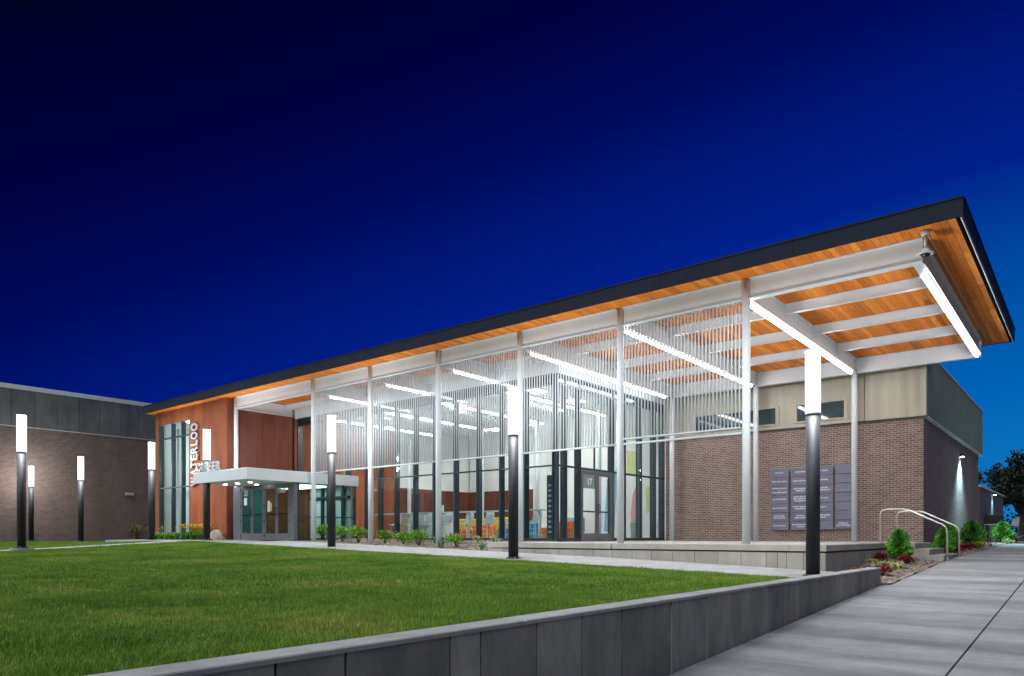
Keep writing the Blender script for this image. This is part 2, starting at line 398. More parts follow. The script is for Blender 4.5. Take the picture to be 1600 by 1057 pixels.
# ---- grass blades
def grass_patch(n, size, hmin, hmax, w):
    b = MB()
    for _ in range(n):
        x = R.uniform(-size/2, size/2); y = R.uniform(-size/2, size/2); a = R.uniform(0, 2*pi); h_ = R.uniform(hmin, hmax); ww = w*R.uniform(.7, 1.3)
        lx, ly = R.gauss(0, .35)*h_, R.gauss(0, .35)*h_; cx_, sx_ = cos(a)*ww/2, sin(a)*ww/2
        b.add([(x-cx_, y-sx_, 0), (x+cx_, y+sx_, 0), (x+lx, y+ly, h_)], [(0, 1, 2)])
    me = bpy.data.meshes.new('grass_patch'); me.from_pydata(b.v, [], b.f); me.materials.append(grass_m)
    return bpy.data.objects.new('grass_patch', me)
def scatter(name, pts, src, label, seed=1):
    me = bpy.data.meshes.new(name); me.from_pydata(pts, [], []); o = bpy.data.objects.new(name, me); COL.objects.link(o)
    tag(o, label, 'grass', None, 'stuff')
    ng = bpy.data.node_groups.new(name+'_nodes', 'GeometryNodeTree')
    ng.interface.new_socket('Geometry', in_out='INPUT', socket_type='NodeSocketGeometry'); ng.interface.new_socket('Geometry', in_out='OUTPUT', socket_type='NodeSocketGeometry')
    gi = ng.nodes.new('NodeGroupInput'); go = ng.nodes.new('NodeGroupOutput'); ip = ng.nodes.new('GeometryNodeInstanceOnPoints')
    oi = ng.nodes.new('GeometryNodeObjectInfo'); oi.inputs[0].default_value = src; oi.inputs['As Instance'].default_value = True
    rv = ng.nodes.new('FunctionNodeRandomValue'); rv.data_type = 'FLOAT_VECTOR'; rv.inputs[0].default_value = (0, 0, 0); rv.inputs[1].default_value = (0, 0, 6.283)
    rs = ng.nodes.new('FunctionNodeRandomValue'); rs.data_type = 'FLOAT_VECTOR'; rs.inputs[0].default_value = (1, 1, .7); rs.inputs[1].default_value = (1.15, 1.15, 1.25); rs.inputs['Seed'].default_value = 5
    L = ng.links; L.new(gi.outputs[0], ip.inputs['Points']); L.new(oi.outputs['Geometry'], ip.inputs['Instance']); L.new(rv.outputs[0], ip.inputs['Rotation']); L.new(rs.outputs[0], ip.inputs['Scale']); L.new(ip.outputs[0], go.inputs[0])
    md = o.modifiers.new('scatter', 'NODES'); md.node_group = ng; return o
near = grass_patch(1500, .5, .03, .062, .0052)
far = grass_patch(420, .6, .03, .058, .011)
pn, pf = [], []
x = -26.2
while x < -3.5:
    y = -5.8
    while y < 13.2:
        d_ = sqrt(x*x+y*y)
        if d_ < 9 and y > -2.5:
            if x < -3.62: pn.append((x+R.uniform(-.06, .06), y+R.uniform(-.06, .06), hl(x, y)-.004))
        elif x < -3.7: pf.append((x+R.uniform(-.06, .06), min(12.98, y+R.uniform(-.06, .06)), hl(x, y)-.004))
        y += .4
    x += .4
y = -2.5
while y < 8: pn.append((-3.64, y, hl(-3.6, y)-.006)); y += .3
while y < 12.9: pf.append((-3.7, y, hl(-3.7, y)-.006)); y += .4
scatter('lawn_grass', pn, near, 'short mown grass nearest the concrete wall')
scatter('lawn_grass', pf, far, 'short mown grass further across the lawn')
pl = []
x = -47.4
while x < -28.5:
    y = -7.6
    while y < 17:
        if not (x > -36 and y > 13.2):
            pl.append((x, y, (-.33 if x < -34 else lerp(-.33, hl(-26.4, min(y, 13.3))-.01, (x+34)/5.8))-.004))
        y += .5
    x += .5
scatter('lawn_grass', pl, far, 'mown grass strip beside the far brick wall')

# ---- walkway: real slabs with joints
wk = thing('walkway', 'broad broomed concrete walkway rising beside the low wall', None, (0, 0, 0), kind='structure')
ys = [-6.0, -2.4, 4.8, 12.0, 15.6, 22.0, 26.4, 33.6, 40.8, 48, 54, 60]
for j in range(len(ys)-1):
    for (xa, xb) in ((-3.14, -1.045), (-1.035, 1.06), (1.07, 3.2)):
        y0, y1 = ys[j]+.003, ys[j+1]-.003
        if y0 > 15: xa = max(xa, -3.0)
        n = 4; b = MB(); zs = []
        for k in range(n+1):
            yy = lerp(y0, y1, k/n); z = hw(yy)
            xa_ = xa if xa > -2.5 else (xa if yy < 22 else xa+min(.75, (yy-22)*.045))
            b.v += [(xa_, yy, z-.1), (xa_+.006, yy, z), (xb-.006, yy, z), (xb, yy, z-.1)]
        for k in range(n):
            q = 4*k
            b.f += [(q, q+4, q+5, q+1), (q+1, q+5, q+6, q+2), (q+2, q+6, q+7, q+3)]
        b.f += [(0, 1, 2, 3), (4*n+3, 4*n+2, 4*n+1, 4*n)]
        b.build('slab', walk_m, wk)
sheet('walkway_bedding', [-3.13, 3.25], [-6, 21.5, 32, 60], lambda x, y: hw(y)-.03, speckled('joint_sand', (.03, .03, .03), .95), 'dark joint bed under the walkway slabs')

# ---- sidewalk in front of the terrace and the path to the left
sw = thing('sidewalk', 'pale concrete sidewalk along the front of the terrace', None, (0, 0, 0), kind='structure')
xs = fr(-34.5, -3.40, 17)
for i in range(17):
    x0, x1 = xs[i]+.004, xs[i+1]-.004; b = MB()
    yb = 15.38
    for xx in (x0, (x0+x1)/2, x1):
        ya = 13.3
        b.v += [(xx, ya, hb(xx, ya)-.12), (xx, ya, hb(xx, ya)+.018), (xx, yb, hb(xx, yb)+.018), (xx, yb, hb(xx, yb)-.12)]
    for q in (0, 4): b.f += [(q, q+4, q+5, q+1)[::-1], (q+1, q+5, q+6, q+2)[::-1], (q+2, q+6, q+7, q+3)[::-1]]
    b.f += [(0, 1, 2, 3), (11, 10, 9, 8)]
    b.build('slab', path_m, sw)
pa = thing('footpath', 'narrow pale concrete path running off to the left', None, (0, 0, 0), kind='structure')
for i in range(10):
    y0, y1 = 13.28-1.9*i, 13.28-1.9*(i+1)+.01; b = MB()
    for yy in (y1, y0): 
        z = hl(-26.4, yy)+.012
        b.v += [(-28.2, yy, z-.12), (-28.2, yy, z), (-26.4, yy, z), (-26.4, yy, z-.12)]
    b.f = [(0, 4, 5, 1), (1, 5, 6, 2), (2, 6, 7, 3), (0, 1, 2, 3), (7, 6, 5, 4)]
    b.build('slab', path_m, pa)

# ---- retaining wall
rw = thing('retaining_wall', 'low board-marked concrete retaining wall holding the lawn edge', 'wall', (-3.25, 4, hw(4)))
jy = [-4.0, -2.8, -1.6, -.6, .4, 1.3, 2.0, 2.43, 3.24, 3.53, 4.146, 4.73, 5.35, 5.955, 6.277, 6.456, 7.075, 7.744, 8.315, 8.914, 9.516, 10.112, 10.756, 11.31, 11.911, 12.636, 13.285, 14.012, 14.653, 14.95]
for a, c_ in zip(jy, jy[1:]):
    pr = R.uniform(0, .008); wd = .010
    b = MB(); x0, x1 = -3.36, -3.153+pr
    b.v = [(x0, a+wd, hw(a)-.2), (x1, a+wd, hw(a)-.2), (x1, c_-wd, hw(c_)-.2), (x0, c_-wd, hw(c_)-.2),
           (x0, a+wd, -.632), (x1, a+wd, -.632), (x1, c_-wd, -.632), (x0, c_-wd, -.632)]
    b.f = [(0,3,2,1),(4,5,6,7),(0,1,5,4),(1,2,6,5),(2,3,7,6),(3,0,4,7)]
    b.build('panel', wall_m, rw)
core = MB().box(-3.34, -3.19, -4, 14.93, -1.9, -.64); core.build('wall_core', speckled('joint_filler', (.03, .03, .03), .95), rw)
for a in range(-4, 15, 4):
    MB().bbox(-3.37, -3.139, a+.003, min(a+4, 14.965)-.003, -.631, -.60, .007).build('coping', wallcap_m, rw)

# ---- terrace (raised slab with a capped concrete plinth)
tr = thing('terrace', 'raised concrete terrace under the white canopy frame', None, (-9, 18, -.9), kind='structure')
ZT = -.18
MB().box(-13.45, -4.30, 15.45, 26.0, -1.0, ZT-.16).build('terrace_base', plinth_m, tr)
xs = [-13.47, -12.9, -12.35, -11.8, -11.25, -10.988, -10.438, -9.888, -9.34, -8.777, -8.244, -7.691, -7.144, -6.581, -6.046, -5.491, -5.245, -5.063, -4.715, -4.27]
for a, c_ in zip(xs, xs[1:]):
    MB().box(a+.005, c_-.005, 15.40+R.uniform(0, .005), 15.445, -1.05, ZT-.172).build('panel', plinth_m, tr)
yy_ = [15.41, 15.86, 16.25, 16.5, 16.85, 17.2, 17.67, 18.2, 18.75, 19.3, 19.85, 20.4, 20.9, 21.4]
for a, c_ in zip(yy_, yy_[1:]):
    MB().box(-4.295, -4.27-R.uniform(0, .005), a+.005, c_-.005, -1.05, ZT-.172).build('panel', plinth_m, tr)
for a, c_ in ((-13.47, -9.36), (-9.34, -5.0)):
    MB().bbox(a, c_-.008, 15.385, 16.2, ZT-.135, ZT, .01).build('cap', cap_m, tr)
MB().bbox(-5.0, -4.255, 15.385, 21.2, ZT-.135, ZT, .01).build('cap', cap_m, tr)
for i in range(5):
    x0 = -13.47+i*1.694
    for j in range(5):
        y0 = 16.205+j*1.98
        if i == 4 or True: MB().box(x0+.003, x0+1.691-(0 if i < 4 else -.0), y0+.003, min(y0+1.977, 25.98), ZT-.13, ZT-.001).build('slab', terr_m, tr)
MB().box(-5.0, -4.255, 21.205, 26, ZT-.13, ZT-.0005).build('slab', terr_m, tr)
# steps on the right
stp = thing('steps', 'three concrete steps from the terrace to the walkway', None, (-3.6, 22.4, -.65), kind='structure')
MB().bbox(-4.25, -3.65, 21.2, 23.6, -.9, -.185, .01).build('step', cap_m, stp)
MB().bbox(-4.25, -3.32, 21.19, 23.61, -.9, -.335, .01).build('step', cap_m, stp)
MB().bbox(-4.25, -2.99, 21.18, 23.62, -.95, -.49, .01).build('step', cap_m, stp)
# handrails
def rail(y, label):
    t = thing('handrail', label, 'handrail', (-3.7, y, -.3), group='steel handrails on the steps')
    z0 = .72; r = .024
    pts = [(-4.5, y, ZT), (-4.5, y, z0-.12), (-4.46, y, z0-.03), (-4.36, y, z0), (-3.95, y, z0), (-3.82, y, z0-.03), (-3.05, y, .30), (-2.96, y, .22), (-2.94, y, .10), (-2.94, y, -.62)]
    MB().tube(pts, r, 10).build('rail', steel, t, True)
    MB().cyl((-4.5, y, ZT), (-4.5, y, ZT+.02), .05).build('flange', steel, t)
    MB().cyl((-2.94, y, -.66), (-2.94, y, -.60), .05).build('flange', steel, t)
rail(21.35, 'bent steel handrail on the near side of the steps')
rail(23.45, 'bent steel handrail on the far side of the steps')

# ---- planting beds
def hbed_r(x, y):
    return lerp(hw(y)+.01, min(hw(y)+.09, -.30), min(1, max(0, (-2.9-x)/1.35)))+.012*sin(x*9+y*3.1)+.01*sin(y*7.3)
sheet('planting_bed', fr(-4.29, -2.99, 11), fr(14.98, 21.2, 40), hbed_r, mulch, 'mulched planting bed between terrace and walkway')
def hbed_f(x, y):
    return lerp(hw(y)+.01, hw(y)+.07, min(1, max(0, (-2.4-x)/1.7)))+.01*sin(x*9+y*3.1)
sheet('planting_bed', fr(-4.25, -2.3, 10), fr(23.6, 46, 60), lambda x, y: hbed_f(x, y) if x < -3.0+min(.75, (y-22)*.045) else hw(y)-.05, mulch, 'mulched bed along the brick side wall')
def hbed_m(x, y): return hb(x, y)+.02+.01*sin(x*8+y*2.7)+.008*sin(y*9+x*3)
sheet('planting_bed', fr(-22.9, -13.48, 60), fr(15.39, 18.5, 24), hbed_m, mulch, 'mulched bed between sidewalk and glass wall')
sheet('planting_bed', fr(-34.6, -27.9, 40), fr(14.9, 15.52, 5), lambda x, y: hb(x, y)+.02, mulch, 'mulched strip at the foot of the rust red wall')
sheet('entry_slab', [-28, -22.9], [15.38, 19], lambda x, y: -.165, path_m, 'concrete entry slab by the doors')
sheet('far_bed', fr(-47.9, -34.6, 12), fr(17.4, 30, 10), lambda x, y: -.30, mulch, 'mulch strip at the foot of the long brick wall')
# mulch chips
b = MB()
def chips(n, fx, fy, h):
    for _ in range(n):
        x, y = R.uniform(*fx), R.uniform(*fy); z = h(x, y)+.006; a = R.uniform(0, pi); l, w = R.uniform(.02, .05), R.uniform(.006, .014); t = R.uniform(-.015, .015)
        c_, s_ = cos(a), sin(a)
        b.add([(x-c_*l-s_*w, y-s_*l+c_*w, z-t), (x-c_*l+s_*w, y-s_*l-c_*w, z-t), (x+c_*l+s_*w, y+s_*l-c_*w, z+t+.006), (x+c_*l-s_*w, y+s_*l+c_*w, z+t+.006)], [(0, 1, 2, 3)])
chips(5000, (-4.25, -3.14), (15, 21.1), hbed_r); chips(3500, (-4.2, -3.0), (23.7, 32), hbed_f); chips(9000, (-22.8, -13.5), (15.42, 18.4), hbed_m)
tag(b.build('mulch_chips', speckled('bark_chips', (.30, .245, .205), .9, var=.5, scale=40)), 'loose shredded bark lying on the beds', None, None, 'stuff')

# ------------------------------------------------------------------ canopy frame
ZS, ZF = 5.79, 6.14; XR, XL, YF, YB = -1.83, -34.9, 15.09, 25.85; YC, YR = 15.8, 25.17
cols = [-27.78, -22.38]+[-22.38+3.26*k for k in range(1, 6)]   # ... -6.08
can = thing('canopy', 'long flat roof canopy with cedar soffit on white steel frame', 'canopy', (-16, 20, ZT))
can['_w'] = (-16, 20, ZT)
# roof slab and fascia
MB().box(XL+.1, XR-.1, YF+.1, YB-.05, 5.84, ZF-.03).build('roof_slab', fascia_m, can)
n = 11
for i in range(n):
    a = XL+(XR-XL)*i/n; c_ = XL+(XR-XL)*(i+1)/n
    b = MB().box(a+.002, c_-.002, YF, YF+.05, ZS-.012, ZF-.03).box(a+.002, c_-.002, YF-.018, YF+.16, ZF-.03, ZF)
    b.build('fascia_panel', fascia_m, can)
for i in range(4):
    a = YF+.052+(YB-YF-.05)*i/4; c_ = YF+.05+(YB-YF-.05)*(i+1)/4
    MB().box(XR-.05, XR, a+.002, c_-.002, ZS-.012, ZF-.03).box(XR-.16, XR+.018, a+.002, c_-.002, ZF-.03, ZF).build('fascia_panel', fascia_m, can)
MB().box(XR-.03, XR-.052, YF+.06, YB, ZS-.02, ZS+.0).build('drip_edge', alu, can)
MB().box(XL, XL+.05, YF+.052, YB, ZS-.012, ZF).build('fascia_panel', fascia_m, can)
MB().box(-13.2, XR-.06, YB-.05, YB, ZS-.012, ZF-.03).build('fascia_panel', fascia_m, can)
# soffit boards
pw = .1305; k = 0; x = XL+.06
src_l = MB().box(0, pw-.006, YF+.055, YB-.055, ZS, ZS+.022); sl = None
src_s = MB().box(0, pw-.006, YF+.055, 18.70, ZS, ZS+.022); ss = None
while x+pw < XR-.05:
    longb = x > -13.35
    o = (sl if longb else ss)
    if o is None:
        o = (src_l if longb else src_s).build('soffit_board', wood, can); o.location.x = x
        if longb: sl = o
        else: ss = o
    else:
        p = bpy.data.objects.new('soffit_board', o.data); COL.objects.link(p); p.parent = can; p.location = o.location; p.location.x = x
    x += pw; k += 1
def ibeam(x0, x1, y0, y1, z0, z1, fw=.2, tw=.02, tf=.02):
    b = MB()
    if abs(x1-x0) > abs(y1-y0):
        y = (y0+y1)/2; b.box(x0, x1, y-fw/2, y+fw/2, z0, z0+tf); b.box(x0, x1, y-fw/2, y+fw/2, z1-tf, z1); b.box(x0+.001, x1-.001, y-tw/2, y+tw/2, z0+tf, z1-tf)
    else:
        x = (x0+x1)/2; b.box(x-fw/2, x+fw/2, y0, y1, z0, z0+tf); b.box(x-fw/2, x+fw/2, y0, y1, z1-tf, z1); b.box(x-tw/2, x+tw/2, y0+.001, y1-.001, z0+tf, z1-tf)
    return b
ZG = 5.31; ZU = ZS-.003
def zb(x): return hbed_m(x, YC) if x < -13.5 else ZT
fe = [-27.78+.1]+[None]
ends = cols+[-2.58]
for a, c_ in zip(ends, ends[1:]):
    ibeam(a+.092, c_-(.092 if c_ != -2.58 else 0), YC, YC, ZG, ZU, .17).build('girder', white, can)
    if a > -13: ibeam(a+.092, c_-(.092 if c_ != -2.58 else 0), YR, YR, ZG, ZU, .17).build('girder', white, can)
for x in cols[0:2]+cols[2:]+[-2.58]:
    y1 = YR-.1 if x > -13.3 else 18.50
    xx = x if x != -2.58 else x-.08
    ibeam(xx, xx, YC+.1, y1, ZG+.004, ZU-.003, .2, .02).build('beam', white, can)
for yj in (18.14, 20.49, 22.83):
    for a, c_ in zip(ends, ends[1:]):
        if yj > 18.6 and a < -13: continue
        ibeam(a+.105, c_-.105-(.08 if c_ == -2.58 else 0), yj, yj, 5.54, ZU-.004, .14, .015, .015).build('joist', white, can)
for x in cols:
    z0 = zb(x) if x < -13.5 else ZT
    if x < -23: z0 = -.165
    b = MB().cyl((x, YC, z0-.05), (x, YC, ZU-.001), .09, n=24); b.build('column', white, can, True)
for x in [-12.6, -9.34, -6.08]:
    MB().cyl((x, YR, ZT-.02), (x, YR, ZU-.001), .09, n=24).build('column', white, can, True)
# white bulkheads over the glass
MB().box(-27.6, -13.24, 18.505, 18.62, 5.215, ZU-.002).build('bulkhead', white, can)
MB().box(-13.36, -13.242, 18.625, 25.86, 5.215, ZU-.002).build('bulkhead', white, can)

# ---- LED strips
def strip(x, y0, y1, z, label, group='linear lights on the canopy beams'):
    t = thing('strip_light', label, 'strip light', (x, (y0+y1)/2, z), group=group)
    MB().box(x-.055, x+.055, y0, y1, z+.055, z+.075).build('housing', white, t)
    MB().box(x-.027, x+.027, y0+.01, y1-.01, z, z+.054).build('diffuser', strip_glow, t)
strip(-2.66, 16.55, 24.75, ZG-.078, 'long strip light at the open right end of the canopy')
strip(-6.08, 16.05, 24.7, ZG-.078, 'long strip light behind the rightmost front column')
strip(-9.34, 16.05, 24.7, ZG-.078, 'long strip light second in from the rightmost column')
strip(-12.6, 16.3, 24.6, ZG-.078, 'long strip light right of the glass hall corner')
for i, x in enumerate((-15.86, -19.12, -22.38)):
    strip(x, 16.5, 18.45, ZG-.078, ['short strip light outside the glass left of the glass corner', 'short strip light midway along the glass front', 'short strip light nearest the entrance canopy'][i])

# ---- vertical rod screens
for i in range(5):
    a, c_ = cols[1+i], cols[2+i]
    lab = ['rod screen nearest the entrance canopy', 'second rod screen from the entrance', 'middle rod screen above the planting bed', 'rod screen left of the double glass doors', 'rod screen in front of the brick wall'][i]
    t = thing('rod_screen', 'white hanging '+lab, 'screen', ((a+c_)/2, YC, 2.33), group='white rod screens between the front columns')
    zr = 2.33
    MB().cyl((a+.08, YC, zr), (c_-.08, YC, zr), .028, n=10).build('rail', white_rod, t, True)
    z0 = zr+.02 if i < 4 else 2.47
    n = 34; src = None
    for k in range(n):
        x = a+.16+(c_-a-.32)*k/(n-1); yo = 0
        if src is None:
            src = MB().cyl((x, YC+yo, z0), (x, YC+yo, 5.30), .0185, n=8, cap=True).build('rod', white_rod, t, True); sx = x; sy = yo
        else:
            p = bpy.data.objects.new('rod', src.data); COL.objects.link(p); p.parent = t; p.location = (x-sx, yo-sy, 0)
    if i == 4: MB().box(a+.12, c_-.12, YC-.065, YC+.065, z0-.03, z0).build('rod_plate', white_rod, t)

# ---- camera dome at the right end
t = thing('security_camera', 'round white camera hanging from a pole at the roof corner', 'camera', (-2.48, 15.43, 5.3))
MB().cyl((-2.48, 15.43, ZS-.001), (-2.48, 15.43, ZS-.09), .085, .075, 20).build('mount', cam_grey, t, True)
MB().cyl((-2.48, 15.43, ZS-.09), (-2.48, 15.43, 5.42), .028, n=12).build('pole', cam_grey, t, True)
MB().lathe([(.05, .08), (.075, .06), (.085, .02), (.14, -.005), (.15, -.02), (.13, -.03), (.09, -.03)], (-2.48, 15.43, 5.37), 24).build('housing', cam_grey, t, True)
MB().lathe([(.088, -.031), (.08, -.06), (.055, -.085), (.02, -.098)], (-2.48, 15.43, 5.37), 20).build('lens_dome', black, t, True)
tag(MB().tube([(-2.47, 15.5, ZS-.012), (-2.46, 25.0, ZS-.012)], .011, 8).build('conduit', cam_grey), 'thin grey conduit running back along the cedar soffit', 'conduit')

# ------------------------------------------------------------------ right brick building
YW, YM, XB, XM = 25.95, 25.87, -4.23, -4.13
rb = thing('brick_building', 'brown brick building with beige metal upper storey', 'building', (-8, 30, ZT)); rb['_w'] = (-8, 30, ZT)
MB().box(-13.25, XB, YW, 39.9, -1.0, 3.81).build('wall', brick_r, rb)
MB().box(-13.25, XB-.1, YW+.1, 39.8, 3.812, 5.75).build('upper_core', siding_shaded, rb)
# flashing
MB().box(-13.25, XM+.02, YM-.02, YW-.001, 3.80, 3.835).build('flashing', dark_metal, rb)
MB().box(XB+.001, XM+.03, YW, 40.5, 3.79, 3.835).build('flashing', alu, rb)
# ribbed siding front (y = YM) in panels and side (x = XM)
def ribs_x(b, x0, x1, y, z0, z1, st=.10):
    k = int((x1-x0)/st)
    for i in range(k):
        a = x0+(x1-x0)*i/k; w = (x1-x0)/k
        b.box(a+.001, a+w-.001, y-.010, y+.05, z0, z1); b.box(a+w*.3, a+w*.3+.018, y-.018, y-.0101, z0+.002, z1-.002)
def ribs_y(b, y0, y1, x, z0, z1, st=.12):
    k = int((y1-y0)/st)
    for i in range(k):
        a = y0+(y1-y0)*i/k; w = (y1-y0)/k
        b.box(x-.05, x+.010, a+.001, a+w-.001, z0, z1); b.box(x+.0101, x+.018, a+w*.3, a+w*.3+.018, z0+.002, z1-.002)
segs = [(-13.24, -12.1), (-8.75, -8.25), (-6.45, -5.95), (-5.93, -4.25)]
for a, c_ in segs:
    b = MB(); ribs_x(b, a, c_, YM, 3.84, 5.9); b.build('siding_panel', siding, rb)
MB().box(-4.25, XM, YM-.03, YM+.1, 3.84, 5.9).build('corner_trim', siding, rb)
for (a, c_) in ((-12.1, -8.75), (-8.25, -6.45)):
    wa, wb = (a+.12, c_-.12)
    b = MB(); ribs_x(b, a, c_, YM, 4.66, 5.9); b.build('siding_panel', siding, rb)
    ribs = MB(); ribs.box(a, c_, YM-.012, YM+.05, 3.84, 3.98); ribs.build('siding_panel', siding, rb)
    f = MB(); f.box(a, a+.12, YM-.05, YM+.08, 3.98, 4.66).box(c_-.12, c_, YM-.05, YM+.08, 3.98, 4.66).box(a+.12, c_-.12, YM-.07, YM+.08, 3.98, 4.03).box(a+.12, c_-.12, YM-.05, YM+.08, 4.6, 4.66)
    wf = f.build('window', siding, rb)
    MB().box(wa, wb, YM+.02, YM+.03, 4.03, 4.60).build('pane', speckled('dark_window_glass', (.03, .06, .075), .04, var=.1, spec=.9), wf)
    nm = 3 if a < -9 else 2
    for q in range(1, nm): MB().box(wa+(wb-wa)*q/nm-.02, wa+(wb-wa)*q/nm+.02, YM-.0, YM+.035, 4.03, 4.60).build('mullion', dark_metal, wf)
yy0 = YM+.1
for i in range(8):
    a, c_ = lerp(yy0, 40.5, i/8), lerp(yy0, 40.5, (i+1)/8)
    b = MB(); ribs_y(b, a+.003, c_-.003, XM, 3.84, 5.9); b.build('siding_panel', siding_shaded, rb)
MB().box(-6, XM-.051, 40.4, 40.5, 3.84, 5.9).build('siding_panel', siding_shaded, rb)
MB().box(-5.0, XM+.03, YM+.1, 40.52, 5.9, 5.95).build('coping', alu, rb)
# lower far wing
lw = thing('brick_wing', 'low dark wing of the brick building receding at far right', 'building', (-6, 46, -.4)); lw['_w'] = (-6, 46, -.4)
MB().box(-12, -4.25, 40.52, 52, -.8, 2.36).build('wall', speckled('dark_block_wall', (.14, .15, .145), .85, var=.15), lw)
MB().box(-12, -4.2, 40.53, 52.05, 2.362, 2.46).build('coping', alu, lw)
# wall lights: fitting and the spot inside it
def wall_pack(y, z, label, pw_):
    t = thing('wall_light', label, 'wall light', (-4.2, y, z), group='lights on the side walls')
    MB().box(-4.25, -4.08, y-.09, y+.09, z+.02, z+.13).build('housing', black_paint, t)
    MB().box(-4.19, -4.085, y-.07, y+.07, z-.004, z+.019).build('lens', emit('cool_wall_light_glow', (.6, .92, 1), 12), t)
    ld = bpy.data.lights.new('wall_light_lamp', 'SPOT'); ld.energy = pw_; ld.color = (.45, .86, 1); ld.spot_size = radians(115); ld.spot_blend = .9; ld.shadow_soft_size = .05
    lo = bpy.data.objects.new('bulb', ld); COL.objects.link(lo); lo.parent = t; lo.location = (.12, 0, -.02); lo.rotation_euler = (0, radians(-8), 0)
wall_pack(33.9, 3.2, 'glowing wall light on the tall brick side wall', 1000)
wall_pack(46.0, 2.2, 'glowing wall light on the low far wing', 120)

# ---- directory signs
def sign(x0, x1, z0, z1, rows, label):
    t = thing('directory_sign', label, 'sign', ((x0+x1)/2, YW, z0), group='slate grey directory signs on the brick wall')
    MB().box(x0+.02, x1-.02, YW-.05, YW-.002, z0+.02, z1-.02).build('backing', dark_metal, t)
    n = 7
    for i in range(n):
        za = z1-(z1-z0)*(i+1)/n; zt = z1-(z1-z0)*i/n
        b = MB()  # slightly tilted slat: proud at the bottom
        b.v = [(x0, YW-.105, za+.006), (x1, YW-.105, za+.006), (x1, YW-.051, za+.006), (x0, YW-.051, za+.006),
               (x0, YW-.085, zt-.006), (x1, YW-.085, zt-.006), (x1, YW-.051, zt-.006), (x0, YW-.051, zt-.006)]
        b.f = [(0,3,2,1),(4,5,6,7),(0,1,5,4),(1,2,6,5),(2,3,7,6),(3,0,4,7)]
        s_ = b.build('slat', sign_m, t)
        spec = rows[i]
        if not spec: continue
        g = MB(); nl = len(spec); zc = (za+zt)/2
        for li, (w, parts) in enumerate(spec):
            z = zc+((nl-1)/2-li)*.072; hh = .019; tot = (x1-x0)*w; xs0 = (x0+x1)/2-tot/2; cur = xs0
            for pi_, fr_ in enumerate(parts):
                ww = tot*fr_/sum(parts)-.018; m_ = max(1, int(ww/.036)); cw = ww/m_
                for q in range(m_):
                    h2 = hh*(1 if q else 1.25); y = YW-.108+.02*((z-za)/(zt-za))
                    xa_, xb_ = cur+q*cw+.003, cur+(q+1)*cw-.004; sty = R.choice((0, 1, 2, 3))
                    st_ = .010
                    g.box(xa_, xa_+st_, y-.003, y+.004, z-h2, z+h2)
                    if sty != 1: g.box(xa_+st_, xb_, y-.003, y+.004, z+h2-st_, z+h2)
                    if sty != 2: g.box(xa_+st_, xb_, y-.003, y+.004, z-h2, z-h2+st_)
                    if sty == 3: g.box(xb_-st_, xb_, y-.003, y+.004, z-h2+st_, z+h2-st_)
                    else: g.box(xa_+st_, xb_-.003, y-.003, y+.004, z-st_/2, z+st_/2)
                cur += ww+.018
        g.build('lettering', print_white, s_)['kind'] = 'stuff'
r1 = [[(.5, (4, 6))], [(.85, (5, 6, 6))], [(.82, (7, 6)), (.1, (1,)), (.85, (12, 2))], [(.78, (3, 10))], [(.82, (12,))], [(.6, (8, 3)), (.7, (10,))], [(.72, (4, 8))]]
r2 = [[(.55, (4, 6))], [(.8, (6, 7))], [(.75, (8, 3)), (.5, (4, 4))], [(.72, (5, 3, 3)), (.75, (4, 7)), (.62, (9,))], [(.82, (6, 8)), (.6, (9,))], [(.45, (6,)), (.62, (5, 4))], [(.88, (6, 8)), (.4, (1, 4))]]
r3 = [[(.55, (4, 5))], [(.6, (5, 3))], [(.5, (6,)), (.8, (4, 8))], [(.62, (5, 3))], [(.4, (5,))], [(.75, (7, 5)), (.4, (5,))], None]
r4 = [None]*6+[[(.62, (5, 2)), (.85, (9,))]]
sign(-9.04, -8.42, .21, 2.42, r1, 'grey slatted directory sign furthest left on the brick')
sign(-8.33, -7.68, .21, 2.42, r2, 'grey slatted directory sign just left of the black lamp post')
sign(-7.60, -6.93, .22, 2.42, r3, 'grey slatted directory sign partly hidden by the lamp post')
sign(-6.85, -6.32, .25, 2.43, r4, 'nearly blank grey slatted sign beside the white column')
lg = MB().lathe([(.03, 0), (.034, .004)], (0, 0, 0), 12)

# ------------------------------------------------------------------ glass hall
gh = thing('glass_hall', 'glass fronted hall with dark mullions behind the rod screens', 'building', (-20, 22, ZT)); gh['_w'] = (-20, 22, ZT)
YG, XG = 18.55, -13.30; ZH = 5.2; ZFl = -.15
MB().box(-34, XG-.02, YG-.02, 30.5, -.6, ZFl).build('floor', floor_m, gh)
MB().box(-34, XG-.06, YG+.07, 30.5, 5.60, 5.66).build('ceiling', grey_ceiling, gh)
MB().box(-34.8, XG+.0, 25.86, 31, 5.67, ZF-.02).build('roof', fascia_m, gh)
MB().box(-20.0, XG-.07, 26.3, 26.5, ZFl, 5.59).build('interior_wall', wall_in, gh)
MB().box(-20.2, -20.0, 26.3, 30.3, ZFl, 5.59).build('interior_wall', wall_in, gh)
MB().box(-27.7, -20.21, 30.1, 30.3, 2.5, 5.59).build('interior_wall', wall_in, gh)
MB().box(-27.7, -20.21, 30.1, 30.3, ZFl, 2.499).build('interior_wall', corten2, gh)
MB().box(-28.0, -27.82, 24.6, 30.3, 2.5, 5.59).build('interior_wall', wall_in, gh)
MB().box(-28.0, -27.80, 24.6, 30.3, ZFl, 2.498).build('interior_wall', corten2, gh)
MB().box(-28.0, -27.81, 22.2, 24.2, ZFl, 1.9).build('opening', wall_grey, gh)
